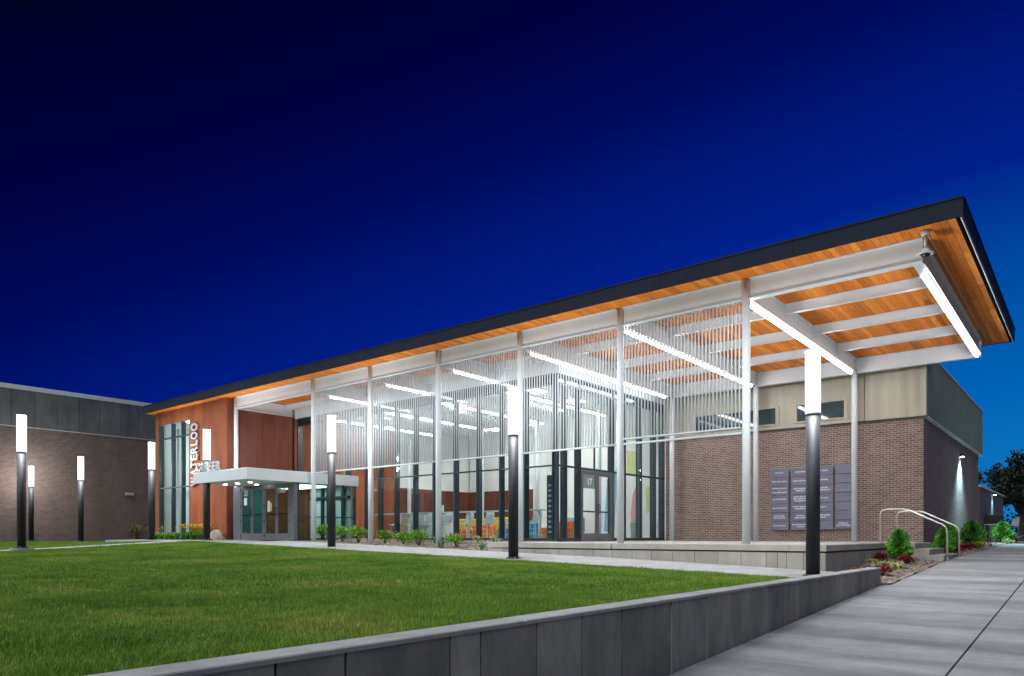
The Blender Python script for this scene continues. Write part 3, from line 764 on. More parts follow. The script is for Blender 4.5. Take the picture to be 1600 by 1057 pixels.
for i in range(5):
    y0 = 18.62+i*1.196
    MB().box(-27.95, -27.8, y0+.004, y0+1.19, ZFl, 5.3).build('steel_panel', corten, gh)
# mullions, A face
mX = [-27.62]
gx = [-27.4, -26.2, -25.0, -23.95, -22.75, -21.93, -20.97, -19.92, -18.87, -17.80, -16.70, -15.66, -14.60, -13.42]
mul = None
for x in gx:
    b = MB().box(x-.035, x+.035, YG-.04, YG+.20, ZFl+.001, ZH)
    b.build('mullion', dark_metal, gh)
for a, c_ in zip(gx, gx[1:]):
    low = 2.44 if a < -23.3 else ZFl+.085
    MB().box(a+.036, c_-.036, YG-.005, YG+.005, low if a > -23.4 else 2.45, 4.86).build('pane', glass, gh)
    MB().box(a+.036, c_-.036, YG-.004, YG+.012, 4.91, ZH-.04).build('spandrel', spandrel, gh)
    for z in ((2.24,) if a > -23.4 else ())+(4.86,):
        MB().box(a+.036, c_-.036, YG-.03, YG+.04, z, z+.05).build('transom', dark_metal, gh)
    if a > -23.4: MB().box(a+.036, c_-.036, YG-.04, YG+.1, ZFl+.001, ZFl+.085).build('sill', dark_metal, gh)
    MB().box(a+.036, c_-.036, YG-.04, YG+.08, ZH-.04, ZH+.012).build('head', dark_metal, gh)
# B face
gy = [18.59, 19.05, 19.86, 21.98, 22.8, 24.0, 25.1, 25.82]
for y in gy:
    MB().box(XG-.20, XG+.04, y-.035, y+.035, ZFl+.001, ZH).build('mullion', dark_metal, gh)
MB().box(XG-.12, XG+.039, YG-.04, 18.553, ZFl+.001, ZH).build('mullion', dark_metal, gh)
for a, c_ in zip(gy, gy[1:]):
    isd = abs(a-19.86) < .01
    z0 = 2.3 if isd else ZFl+.085
    MB().box(XG-.005, XG+.005, a+.036, c_-.036, z0, 4.86).build('pane', glass, gh)
    MB().box(XG-.012, XG+.004, a+.036, c_-.036, 4.91, ZH-.04).build('spandrel', spandrel, gh)
    MB().box(XG-.04, XG+.03, a+.036, c_-.036, 4.86, 4.91).build('transom', dark_metal, gh)
    MB().box(XG-.04, XG+.03, a+.036, c_-.036, 2.24, 2.3).build('transom', dark_metal, gh)
    MB().box(XG-.08, XG+.04, a+.036, c_-.036, ZH-.04, ZH+.012).build('head', dark_metal, gh)
    if not isd: MB().box(XG-.1, XG+.04, a+.036, c_-.036, ZFl+.001, ZFl+.085).build('sill', dark_metal, gh)
MB().cyl((XG-.1, 20.91, 2.31), (XG-.1, 20.91, 4.85), .035).build('mullion', dark_metal, gh)

def door_leaf(root, axis, p0, w, pos, z0, z1, hinge, mat=frame_grey, gmat=glass_tint, name='door'):
    """leaf along x (axis 'x', plane y=pos) or along y (plane x=pos)"""
    st_ = .095; b = MB()
    def bx(a, c_, d0, d1, za, zb_, bb):
        if axis == 'x': bb.box(a, c_, pos+d0, pos+d1, za, zb_)
        else: bb.box(pos-d1, pos-d0, a, c_, za, zb_)
    bx(p0, p0+st_, -.022, .022, z0, z1, b); bx(p0+w-st_, p0+w, -.022, .022, z0, z1, b)
    bx(p0+st_, p0+w-st_, -.022, .022, z0, z0+.26, b); bx(p0+st_, p0+w-st_, -.022, .022, z1-.12, z1, b)
    dr = b.build(name, mat, root)
    g = MB(); bx(p0+st_, p0+w-st_, -.004, .004, z0+.26, z1-.12, g); g.build('pane', gmat, dr)
    hx = p0+w-st_/2 if hinge == 'l' else p0+st_/2
    g = MB()
    if axis == 'x':
        g.tube([(hx, pos-.025, z0+.95), (hx, pos-.09, z0+.97), (hx, pos-.09, z0+1.25), (hx, pos-.025, z0+1.27)], .014, 8)
        g.box(p0+st_, p0+w-st_, pos+.03, pos+.06, z0+.98, z0+1.03)
    else:
        g.tube([(pos+.025, hx, z0+.95), (pos+.09, hx, z0+.97), (pos+.09, hx, z0+1.25), (pos+.025, hx, z0+1.27)], .014, 8)
        g.box(pos-.06, pos-.03, p0+st_, p0+w-st_, z0+.98, z0+1.03)
    g.build('handle', dark_metal, dr)
    ex = p0+.0 if hinge == 'l' else p0+w
    for hz in (.18, .75, 1.35, 2.0):
        if z0+hz > z1-.06: continue
        h_ = MB()
        if axis == 'x': h_.box(ex-.02, ex+.02, pos-.032, pos-.0225, z0+hz-.055, z0+hz+.055)
        else: h_.box(pos+.0225, pos+.032, ex-.02, ex+.02, z0+hz-.055, z0+hz+.055)
        h_.build('hinge', black, dr)
    return dr
door_leaf(gh, 'y', 19.95, .965, XG, ZT+.012, 2.19, 'l', gmat=glass)
door_leaf(gh, 'y', 20.93, .965, XG, ZT+.012, 2.19, 'r', gmat=glass)
MB().box(XG-.06, XG+.05, 19.896, 19.945, ZT+.001, 2.238).build('door_frame', frame_grey, gh)
MB().box(XG-.06, XG+.05, 21.9, 21.944, ZT+.001, 2.238).build('door_frame', frame_grey, gh)
MB().box(XG-.06, XG+.05, 19.946, 21.899, 2.195, 2.238).build('door_frame', frame_grey, gh)

def text_mesh(txt, size=1.0, depth=.02, bold=0.0):
    cu = bpy.data.curves.new('t', 'FONT'); cu.body = txt; cu.size = size; cu.extrude = depth/2; cu.offset = bold
    cu.resolution_u = 4
    o = bpy.data.objects.new('t', cu); COL.objects.link(o)
    bpy.context.view_layer.update()
    me = bpy.data.meshes.new_from_object(o.evaluated_get(bpy.context.evaluated_depsgraph_get()))
    bpy.data.objects.remove(o); bpy.data.curves.remove(cu)
    return me
def place_text(txt, name, mat, parent, fn, depth=.02, bold=.0):
    """fn maps normalised (u 0..1, v 0..1, w 0..depth) to world"""
    me = text_mesh(txt, 1, depth, bold); me.materials.clear(); me.materials.append(mat)
    xs_ = [v.co.x for v in me.vertices]; ys_ = [v.co.y for v in me.vertices]
    x0, x1, y0, y1 = min(xs_), max(xs_), min(ys_), max(ys_)
    w0 = Vector(parent['_w'])
    for v in me.vertices:
        v.co = Vector(fn((v.co.x-x0)/(x1-x0), (v.co.y-y0)/(y1-y0), v.co.z+depth/2))-w0
    o = bpy.data.objects.new(name, me); COL.objects.link(o); o.parent = parent; return o
place_text('17', 'door_number', print_white, gh, lambda u, v, w: (XG+.045+w, 20.28+u*.26, 1.72+v*.24), .006, .02)
MB().box(XG-.03, XG-.02, 20.05, 20.82, 1.62, 2.06).build('door_notice', wall_grey, gh)

# interior ceiling lights, added fill panels, columns
for i, x in enumerate((-15.86, -19.12, -22.38, -25.6)):
    lab = ['rightmost', 'second from right', 'second from left', 'leftmost'][i]
    t = thing('ceiling_light', 'linear ceiling light inside the hall, '+lab+' row', 'ceiling light', (x, 22, 5.0), group='linear lights inside the hall')
    MB().box(x-.06, x+.06, 19.1, 25.6, 5.06, 5.12).build('housing', white, t)
    MB().box(x-.035, x+.035, 19.12, 25.58, 5.0, 5.058).build('diffuser', hall_strip_glow, t)
    for q in (19.6, 22.3, 25.0): MB().cyl((x, q, 5.12), (x, q, 5.6), .008, n=6).build('hanger', white, t)
for i, (x, y) in enumerate(((-24.2, 28.3), (-21.5, 28.3), (-16.6, 21.8), (-16.6, 24.4), (-25.5, 22.2), (-21, 22.0))):  # glowing panels added to brighten the hall beyond its linear lights
    lab = ['over the far left lounge', 'over the far right lounge', 'over the seating by the glass corner', 'in front of the mural wall', 'by the rust red inside wall', 'over the middle of the hall'][i]
    t = thing('ceiling_panel_light', 'added square fill light panel '+lab, 'ceiling light', (x, y, 5.5), group='added square fill light panels in the hall')
    MB().box(x-.36, x+.36, y-.36, y+.36, 5.56, 5.598).build('frame', white, t)
    MB().box(x-.32, x+.32, y-.32, y+.32, 5.54, 5.559).build('diffuser', in_glow, t)
for x in (-27.4, -22.38, -19.12, -15.9):
    MB().cyl((x, 25.17, ZFl), (x, 25.17, 5.59), .1, n=20).build('column', white, gh, True)
for x in (-24, -21, -17.5):
    MB().cyl((x, 19, 5.28), (x, 26, 5.28), .12, n=14).build('duct', grey_ceiling, gh, True)
# mural on the right interior wall
mu = thing('mural', 'abstract mural of coloured shapes on the inner white wall', 'mural', (-15.5, 26.29, 1.5))
def poly(pts, mat, name='shape', y=26.294):
    b = MB(); n = len(pts); b.v = [(x, y, z) for x, z in pts]+[(x, y-.012, z) for x, z in pts]
    b.f = [tuple(range(n)), tuple(range(2*n-1, n-1, -1))]+[(i, (i+1) % n, n+(i+1) % n, n+i)[::-1] for i in range(n)]
    b.build(name, mat, mu)
mc = {k: speckled('mural_'+k, c, .6, var=.05) for k, c in dict(blue=(.16, .42, .58), red=(.60, .30, .25), yellow=(.58, .57, .26), purple=(.3, .25, .4), grey=(.35, .42, .42)).items()}
poly([(-16.35, 0.2), (-15.85, .2), (-15.7, 2.9), (-16.2, 2.4)], mc['blue'])
poly([(-15.25, 2.6), (-14.75, 2.5), (-14.6, 3.5), (-15.3, 3.6)], mc['yellow'])
poly([(-14.98, -.1), (-14.78, -.1), (-14.62, .8), (-14.66, 1.6), (-14.8, 2.1), (-14.95, 1.7), (-15.04, 1.0)], mc['red'])
poly([(-14.3, .9), (-13.9, 1.3), (-14.0, 2.1), (-14.35, 2.0)], mc['yellow'], y=26.293)

poly([(-18.9, -.1), (-18.0, -.1), (-18.0, .65), (-18.9, .65)], mc['red'])

# poster strip
t = thing('poster_rack', 'tall dark rack of white cards just inside the glass corner', 'rack', (-13.75, 18.95, ZFl))
MB().box(-13.95, -13.7, 18.9, 18.96, ZFl, 2.0).build('board', dark_metal, t)
for k in range(10):
    MB().box(-13.88, -13.77, 18.885, 18.899, ZFl+.25+k*.17, ZFl+.32+k*.17).build('card', wall_grey, t)

# ---- furniture inside
def counter():
    t = thing('window_counter', 'long pale bar counter along the inside of the glass front', 'counter', (-18, 19.1, ZFl))
    MB().box(-22.9, -14.2, 18.85, 19.3, .86, .90).build('counter_top', white, t)
    x = -22.4
    while x < -14.2:
        MB().cyl((x, 19.08, ZFl), (x, 19.08, .859), .035, n=10).build('leg', white, t, True)
        x += 1.6
counter()
def stool(loc, label, first=[None]):
    if first[0] is None:
        t = thing('bar_stool', label, 'stool', (0, 0, 0), group='pale bar stools at the window counter')
        b = MB(); n = 8
        pts = []
        for j in range(7):
            z, y = [(.60, .02), (.585, .14), (.60, .26), (.66, .36), (.78, .40), (.92, .42), (1.04, .44)][j]
            for i in range(n+1):
                u = i/n*2-1; pts.append((u*.2*(1-.12*(j == 6)), y-.2-(.06*u*u if j > 2 else 0), z+.035*u*u*(1 if j < 4 else 0)))
        fs = [(j*(n+1)+i, j*(n+1)+i+1, (j+1)*(n+1)+i+1, (j+1)*(n+1)+i) for j in range(6) for i in range(n)]
        b.v = pts; b.f = fs; o = b.build('shell_seat', grey_cab, t, True)
        m = o.modifiers.new('thick', 'SOLIDIFY'); m.thickness = .02
        for sx_ in (-1, 1):
            for sy_ in (-1, 1): MB().cyl((sx_*.21, sy_*.2, 0), (sx_*.1, sy_*.1, .59), .012, n=8).build('leg', steel, t, True)
        MB().tube([(-.17, -.16, .22), (.17, -.16, .22), (.17, .16, .22), (-.17, .16, .22), (-.17, -.16, .22)], .009, 6).build('foot_ring', steel, t)
        first[0] = t; t.location = loc; t.rotation_euler = (0, 0, 0); return t
    return dup(first[0], loc, 0, label)
for i, x in enumerate((-22.2, -21.2, -20.3, -19.3, -18.2, -17.2, -16.1, -15.0)):
    stool((x, 19.62, ZFl), ['pale bar stool nearest the entrance vestibule', 'pale bar stool second from the vestibule', 'pale bar stool third from the vestibule', 'pale bar stool left of the middle column', 'pale bar stool right of the middle column', 'pale bar stool by the yellow sofa', 'pale bar stool by the blue sofa', 'pale bar stool nearest the glass corner'][i])
def sofa(x, y, w, mat, label, cat='sofa', hb_=.8):
    t = thing('sofa', label, cat, (x, y, ZFl))
    z = ZFl
    MB().bbox(x-w/2, x+w/2, y-.38, y+.38, z+.08, z+.30, .03).build('base', mat, t)
    MB().bbox(x-w/2+.03, x-.01, y-.40, y+.25, z+.30, z+.46, .04).build('cushion', mat, t)
    MB().bbox(x+.01, x+w/2-.03, y-.40, y+.25, z+.30, z+.46, .04).build('cushion', mat, t)
    MB().bbox(x-w/2, x+w/2, y+.26, y+.44, z+.30, z+hb_, .04).build('backrest', mat, t)
    for s_ in (-1, 1):
        for q in (-1, 1): MB().cyl((x+s_*(w/2-.1), y+q*.28, z), (x+s_*(w/2-.1), y+q*.28, z+.08), .02, n=8).build('leg', dark_metal, t)
def sofa_px(x, Y, w, m_, lab, hb_=.8): sofa(x, Y, w, fab[m_], lab, hb_=hb_)
sofa_px(-21.1, 22.6, 1.7, 'yellow', 'mustard yellow sofa left of the orange one', .9)
sofa_px(-19.3, 21.4, 1.3, 'orange', 'low orange sofa in front of the yellow sofas', .6)
sofa_px(-19.2, 22.8, 1.7, 'yellow', 'mustard yellow sofa behind the orange one', .95)
sofa_px(-17.3, 21.6, 1.5, 'blue', 'blue sofa seen in the middle of the hall', .75)
sofa_px(-15.0, 20.9, 1.0, 'orange', 'bright orange sofa near the glass corner', .7)
sofa_px(-16.3, 23.6, .9, 'teal', 'teal armchair behind the blue sofa', .9)
sofa_px(-17.6, 25.3, 1.0, 'red', 'red armchair by the inner white wall', .9)
def cabinet(x, y, w, mat, label):
    t = thing('cabinet', label, 'cabinet', (x, y, ZFl))
    MB().bbox(x-w/2, x+w/2, y-.3, y+.3, ZFl, ZFl+1.0, .01).build('body', mat, t)
    MB().box(x-w/2+.02, x-.005, y-.318, y-.301, ZFl+.08, ZFl+.95).build('door', mat, t)
    MB().box(x+.005, x+w/2-.02, y-.318, y-.301, ZFl+.08, ZFl+.95).build('door', mat, t)
    MB().box(x-w/2-.02, x+w/2+.02, y-.33, y+.32, ZFl+1.001, ZFl+1.03).build('top', white, t)
cabinet(-22.6, 20.9, 1.1, wood_panel, 'maple wood reception cabinet near the vestibule')
cabinet(-21.6, 20.5, .95, grey_cab, 'pale grey cabinet just right of the maple one')
cabinet(-20.45, 20.5, .9, grey_cab, 'pale grey cabinet with a white screen standing on it')
t = thing('screen', 'small white screen standing on the pale grey cabinet', 'screen', (-20.5, 20.5, ZFl+1.03))
MB().box(-20.7, -20.3, 20.48, 20.52, ZFl+1.1, ZFl+1.4).build('panel', print_white, t); MB().box(-20.54, -20.46, 20.46, 20.54, ZFl+1.031, ZFl+1.099).build('stand', steel, t)
t = thing('waste_bin', 'pale green grey waste bin inside by the brick corner', 'bin', (-13.75, 24.6, ZFl))
MB().lathe([(.19, 0), (.23, .66), (.24, .68), (.22, .7)], (-13.85, 24.6, ZFl), 20).build('body', fab['teal'] if False else speckled('bin_grey_green', (.32, .42, .38), .6), t, True)
def table(x, y, label, h_=.74):
    t = thing('round_table', label, 'table', (x, y, ZFl))
    MB().lathe([(.42, 0), (.43, .012), (.43, .028), (.42, .035)], (x, y, ZFl+h_-.035), 28).build('table_top', white, t)
    MB().cyl((x, y, ZFl+.02), (x, y, ZFl+h_-.036), .03).build('leg', steel, t); MB().lathe([(.25, 0), (.25, .01), (.05, .02)], (x, y, ZFl), 20).build('foot', steel, t)
table(-18.2, 23.6, 'round white table behind the blue sofa'); table(-22.3, 24.6, 'round white table deep in the hall'); table(-16.9, 20.3, 'round white table close to the window counter'); table(-20.6, 26.8, 'round white table by the far rust wall')

# ------------------------------------------------------------------ corten volume at left
cv = thing('rust_red_block', 'rust red weathered steel block with tall window at the left end', 'building', (-31, 18, -.2)); cv['_w'] = (-31, 18, -.2)
YV = 15.5; XV0, XV1 = -34.47, -28.0
wx0, wx1, wz1 = -34.1, -31.12, 5.19
# front panels
def pnl(x0, x1, z0, z1, m_=corten): MB().box(x0+.003, x1-.003, YV, YV+.05, z0+.003, z1-.003).build('steel_panel', m_, cv)
pnl(XV0, wx0, -.35, 2.5); pnl(XV0, wx0, 2.5, ZS-.004)
pnl(wx0, (wx0+wx1)/2, wz1, ZS-.004); pnl((wx0+wx1)/2, wx1, wz1, ZS-.004)
for i in range(3):
    a = lerp(wx1, XV1, i/3); c_ = lerp(wx1, XV1, (i+1)/3)
    pnl(a, c_, -.35, 2.35); pnl(a, c_, 2.35, 4.75); pnl(a, c_, 4.75, ZS-.004)
MB().box(XV1-.05, XV1, YV+.052, 15.9, -.3, ZS-.004).build('steel_panel', corten2, cv)
MB().box(XV0, XV0+.05, YV+.052, 19.5, -.3, ZS-.004).build('steel_panel', corten2, cv)
MB().box(XV0+.06, XV1-.06, YV+.055, YV+.1, wz1+.1, ZS-.006).build('backing', dark_metal, cv)
MB().box(wx1+.05, XV1-.06, YV+.055, YV+.2, -.3, wz1+.099).build('backing', dark_metal, cv)
# wall running back on the inside of the frame (direction of the view)
for i, (a, c_) in enumerate(((15.92, 16.8), (16.8, 17.65), (17.65, 18.5))):
    MB().box(-27.9, -27.8, a+.003, c_-.003, 2.62, ZG-.004).build('steel_panel', corten2, cv)
    MB().box(-27.9, -27.8, a+.003, c_-.003, -.2, 2.614).build('steel_panel', corten2, cv)
# the tall window
wd = MB()
for x in (wx0, -32.89, -31.94, wx1): wd.box(x-.04+(.04 if x == wx0 else 0)-(.04 if x == wx1 else 0), x+.04+(.04 if x == wx0 else 0)-(.04 if x == wx1 else 0), YV+.02, YV+.2, -.2, wz1)
wd.box(wx0+.08, wx1-.08, YV+.03, YV+.1, 4.5, 4.56).box(wx0+.08, wx1-.08, YV+.03, YV+.1, 2.2, 2.26).box(wx0+.08, wx1-.08, YV+.02, YV+.12, -.2, -.1)
wf = wd.build('window', dark_metal, cv)
MB().box(wx0+.08, wx1-.08, YV+.06, YV+.066, -.1, wz1).build('pane', glass, wf)
MB().box(-34.4, -28.1, 18.4, 18.5, -.2, 5.6).build('interior_wall', wall_in, cv)
MB().box(-34.4, -28.1, YV+.21, 18.4, -.25, -.2).build('floor', floor_m, cv)
MB().box(-34.4, -28.1, YV+.21, 18.4, 5.5, 5.55).build('ceiling', grey_ceiling, cv)
MB().box(XV0+.06, XV0+.1, YV+.21, 18.4, -.2, 5.5).build('interior_wall', wall_in, cv)
for i, (x, w_) in enumerate(((-33.55, .05), (-33.15, .14), (-32.35, .16), (-32.15, .05), (-31.45, .17))):
    MB().box(x-w_, x+w_, 15.95, 16.02, -.2, 5.0).build('curtain', wall_in, cv)
t = thing('ceiling_panel_light', 'light panel inside the room behind the tall left window', 'ceiling light', (-32.5, 17.4, 5.45))
MB().box(-33.8, -29.0, 16.6, 17.9, 5.44, 5.499).build('diffuser', emit('window_room_glow', (.9, 1, .98), 2.2), t)

# letters
wt = thing('wall_lettering', 'tall white metal letters reading upward on the rust red wall', 'sign letters', (-30.6, YV-.02, 2.2))
word = 'WATERLOO'; wid = [1.18, .98, .86, .82, .92, .76, 1.02, 1.02]; tot = sum(wid); cur = 0
for ch, w_ in zip(word, wid):
    u0, u1 = cur/tot, (cur+w_*.86)/tot; cur += w_
    place_text(ch, 'letter', letter_m, wt, lambda u, v, w, u0=u0, u1=u1: (-30.30-v*.58, YV-.10+w*1.0, 2.2+(u0+(u1-u0)*u)*2.80), .06, .022)
ct = thing('canopy_lettering', 'white letters standing on the entrance canopy behind a lamp', 'sign letters', (-25.7, 13.75, 2.45))
word = 'CAREER'; wid = [1, 1, 1, .88, .88, 1]; tot = sum(wid); cur = 0
for ch, w_ in zip(word, wid):
    u0, u1 = cur/tot, (cur+w_*.86)/tot; cur += w_
    place_text(ch, 'letter', white, ct, lambda u, v, w, u0=u0, u1=u1: (-26.9+(u0+(u1-u0)*u)*1.88, 13.60+w, 2.455+v*.34), .04, .018)
MB().box(-26.92, -25.0, 13.60, 13.67, 2.432, 2.454).build('base_rail', steel, ct)

# ---- entrance canopy and vestibule
ec = thing('entrance_canopy', 'flat white entrance canopy over the front doors', 'canopy', (-25, 16, 2.0)); ec['_w'] = (-25, 16, 2.0)
MB().bbox(-26.95, -23.12, 13.55, 18.48, 2.02, 2.43, .012).build('slab', white, ec)
for i, (x, y) in enumerate(((-26.3, 14.5), (-25.4, 14.5), (-24.5, 14.5), (-25.4, 15.3))):
    MB().cyl((x, y, 2.019), (x, y, 2.005), .07, n=16).build('downlight', can_glow, ec)
ve = thing('entrance_vestibule', 'glass entrance vestibule with two pairs of grey doors', 'entrance', (-25.4, 17, -.17)); ve['_w'] = (-25.4, 17, -.17)
zf = -.165; YD = 15.62; zt = 2.0
MB().box(-27.42, -27.08, YD-.03, YD+.08, zf, zt+.015).build('frame_post', frame_grey, ve)
MB().box(-23.62, -23.30, YD-.03, YD+.12, zf, zt+.015).build('frame_post', frame_grey, ve)
MB().box(-27.079, -23.621, YD-.03, YD+.06, zt-.045, zt+.015).build('door_head', frame_grey, ve)
x = -27.07; w_ = .845
for i in range(4):
    door_leaf(ve, 'x', x, w_-.008, YD, zf+.01, zt-.05, 'l' if i % 2 == 0 else 'r')
    x += w_
    if i == 1:
        MB().box(x, x+.06, YD-.03, YD+.05, zf, zt-.046).build('frame_post', frame_grey, ve); x += .065
place_text('23', 'door_number', print_white, ve, lambda u, v, w: (-26.80+u*.26, YD-.03-w, 1.62+v*.22), .006, .02)
place_text('1548', 'door_number', print_white, ve, lambda u, v, w: (-24.36+u*.48, YD-.03-w, 1.66+v*.17), .006, .02)
MB().box(-26.84, -26.62, YD-.012, YD-.006, 1.25, 1.55).build('notice', print_white, ve)
MB().box(-25.12, -24.97, YD-.012, YD-.006, .95, 1.38).build('notice', print_white, ve)
MB().box(-24.96, -24.84, YD-.012, YD-.006, .97, 1.3).build('notice', mc['yellow'], ve)
MB().box(-26.3, -23.5, 18.38, 18.42, zf, 2.01).build('interior_wall', wall_in, ve)
MB().box(-27.7, -26.3, 18.3, 18.4, zf, 2.01).build('interior_wall', corten, ve)  # rust wall standing in for steel reflected in the right door glass
MB().box(-27.72, -27.6, 15.8, 16.95, zf, 2.01).build('interior_wall', speckled('deep_teal_wall', (.03, .13, .13), .5), ve)
MB().box(-27.72, -27.6, 16.952, 18.3, zf, 2.01).build('interior_wall', corten, ve)  # rust stretch added to imitate the steel reflection in the right doors
for x in (-26.0, -25.3, -24.6, -23.9):
    MB().box(x-.05, x+.05, 18.25, 18.37, zf, 2.01).build('mullion', dark_metal, ve)
MB().box(-26.2, -23.5, 18.26, 18.36, 1.55, 1.65).build('transom', dark_metal, ve)
MB().box(-27.5, -23.4, 15.75, 18.3, zf-.03, zf+.004).build('floor_mat', speckled('teal_floor', (.10, .2, .2), .5), ve)
ym = [15.78, 16.45, 17.15, 17.85, 18.46]
for y in ym: MB().box(-23.40, -23.29, y-.03, y+.03, zf, 2.015).build('mullion', dark_metal, ve)
for a, c_ in zip(ym, ym[1:]):
    MB().box(-23.335, -23.325, a+.031, c_-.031, zf+.09, 2.015).build('pane', glass_tint, ve)
    MB().box(-23.38, -23.3, a+.031, c_-.031, zf, zf+.089).build('sill', dark_metal, ve)
    MB().box(-23.37, -23.31, a+.031, c_-.031, .72, .76).build('transom', dark_metal, ve)
MB().box(-27.75, -27.43, 15.65, 15.75, zf, 2.015).build('side_panel', frame_grey, ve)
t = thing('ceiling_panel_light', 'light panel inside the entrance vestibule', 'ceiling light', (-25.4, 17.2, 1.98))
MB().box(-26.8, -24.0, 16.4, 17.9, 1.995, 2.017).build('diffuser', emit('vestibule_glow', (.85, 1, .97), 2.4), t)

# ------------------------------------------------------------------ left long building
lb = thing('long_brick_building', 'long dark brick building with grey metal upper panels at left', 'building', (-50, 12, -.4)); lb['_w'] = (-50, 12, -.4)
XW = -48.0
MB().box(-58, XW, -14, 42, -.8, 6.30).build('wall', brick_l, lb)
MB().box(-58, XW-.05, -14, 42, 6.302, 8.3).build('upper_core', dark_metal, lb)
y = 12.295-1.178*22; 
while y < 41:
    MB().box(XW-.049, XW+.03, y+.011, y+1.178-.011, 6.33, 8.44).build('panel', panel_l, lb)
    y += 1.178
MB().box(XW-.05, XW+.05, -13.9, 41.8, 6.29, 6.328).build('flashing', alu, lb)
MB().box(XW-.3, XW+.07, -13.9, 41.8, 8.45, 8.71).build('coping', alu, lb)
t = thing('wall_box', 'small pale box fixed high on the dark brick wall', 'wall box', (-47.9, 19.9, 2.7))
MB().bbox(-47.998, -47.8, 19.7, 20.15, 2.62, 2.78, .02).build('cover', cam_grey, t); MB().box(-47.999, -47.9, 19.65, 20.2, 2.58, 2.619).build('bracket', steel, t)

# ------------------------------------------------------------------ light posts
def lamp_post():
    t = thing('light_post', 'x', 'lamp', (0, 0, 0), group='black light posts with glowing tubes on the lawn edge')
    MB().lathe([(.33, -.10), (.33, .015), (.32, .03), (.10, .03)], n=28).build('footing', path_m, t)
    MB().lathe([(.20, .03), (.20, .055), (.15, .062), (.14, .09)], n=28).build('base_plate', black_paint, t)
    for k in range(4):
        a = k*pi/2+.6; MB().cyl((.175*cos(a), .175*sin(a), .055), (.175*cos(a), .175*sin(a), .09), .013, n=6).build('bolt', steel, t)
    MB().cyl((0, 0, .06), (0, 0, 3.075), .125, n=32).build('pole', black_paint, t, True)
    MB().cyl((0, 0, 3.075), (0, 0, 3.10), .135, n=32).build('collar', alu, t)
    MB().cyl((0, 0, 3.101), (0, 0, 4.25), .137, n=32).build('lamp_tube', post_glow, t, True)
    MB().cyl((0, 0, 4.251), (0, 0, 4.27), .14, n=32).build('cap', alu, t)
    for z in (3.45, 3.95):
        ld = bpy.data.lights.new('tube_lamp', 'POINT'); ld.energy = P_POST; ld.color = (.95, .975, 1); ld.shadow_soft_size = .10
        lo = bpy.data.objects.new('bulb', ld); COL.objects.link(lo); lo.parent = t; lo.location = (0, 0, z)
    return t
lp0 = lamp_post()
lamps = [(-4.08, 13.9, -.80, 'tallest nearest light post standing right of the terrace corner'),
         (-11.1, 13.65, -.60, 'light post on the lawn edge in front of the glass corner'),
         (-18.8, 13.95, -.43, 'light post in front of the entrance vestibule side'),
         (-26.3, 13.75, -.19, 'light post in front of the rust red wall and letters'),
         (-31.5, 14.0, -.22, 'light post where brick wall and rust red wall meet'),
         (-39.0, 13.9, -.31, 'light post in the middle of the long brick wall'),
         (-46.4, 14.0, -.31, 'smallest light post close to the brick wall far left'),
         (-26.4, 7.7, -.42, 'large light post at the far left beside the path')]
for i, (x, y, z, lab) in enumerate(lamps):
    if i == 0: lp0.location = (x, y, z); lp0['label'] = lab
    else: dup(lp0, (x, y, z), .3*i, lab)

# ------------------------------------------------------------------ plants
def leaf(b, p, d, up, l, w, fold=.0):
    d = Vector(d).normalized(); s_ = d.cross(up); s_ = s_.normalized() if s_.length > 1e-4 else Vector((1, 0, 0))
    nrm = s_.cross(d); p = Vector(p)
    b.add([p, p+d*l*.45+s_*w/2+nrm*fold, p+d*l, p+d*l*.45-s_*w/2+nrm*fold], [(0, 1, 2, 3)])
def rdir(zmin=-1):
    while True:
        v = Vector((R.uniform(-1, 1), R.uniform(-1, 1), R.uniform(zmin, 1)))
        if .05 < v.length < 1: return v.normalized()
def shrub(loc, w, h_, mat, label, n=260, ll=.09, name='shrub', cat='shrub', lumps=7, flowers=None):
    t = thing(name, label, cat, loc)
    b = MB(); cs = []
    for _ in range(lumps):
        a = R.uniform(0, 2*pi); r = R.uniform(.1, .55)*w/2
        cs.append((Vector((r*cos(a), r*sin(a), h_*R.uniform(.35, .72))), R.uniform(.45, .7)))
    for i in range(n):
        c_, s_ = R.choice(cs); v = rdir(-.4); rr = R.uniform(.55, 1)
        p = c_+Vector((v.x*w/2*s_*.7, v.y*w/2*s_*.7, v.z*h_/2*s_*.85))*rr
        p.z = max(.02, p.z)
        dd = (v+Vector((R.gauss(0, .5), R.gauss(0, .5), .5+R.gauss(0, .4))))
        leaf(b, p, dd, Vector((R.gauss(0, .3), R.gauss(0, .3), 1)), ll*R.uniform(.7, 1.3), ll*R.uniform(.4, .6), ll*.08)
    b.build('foliage', mat, t, off=(0, 0, 0))
    st_ = MB()
    for c_, s_ in cs: st_.tube([(0, 0, -.03), tuple(c_*.5+Vector((0, 0, .02))), tuple(c_)], [.012, .008, .004], 5)
    st_.build('stem', bark, t, off=(0, 0, 0))
    if flowers:
        fb = MB()
        for _ in range(flowers[1]):
            c_, s_ = R.choice(cs); v = rdir(.2); p = c_+Vector((v.x*w/2*.6, v.y*w/2*.6, v.z*h_/2*.8))
            for q in range(6):
                a = q*pi/3; leaf(fb, p, (cos(a), sin(a), .6), Vector((0, 0, 1)), flowers[2], flowers[2]*.6)
        fb.build('flowers', flowers[0], t, off=(0, 0, 0))
    return t
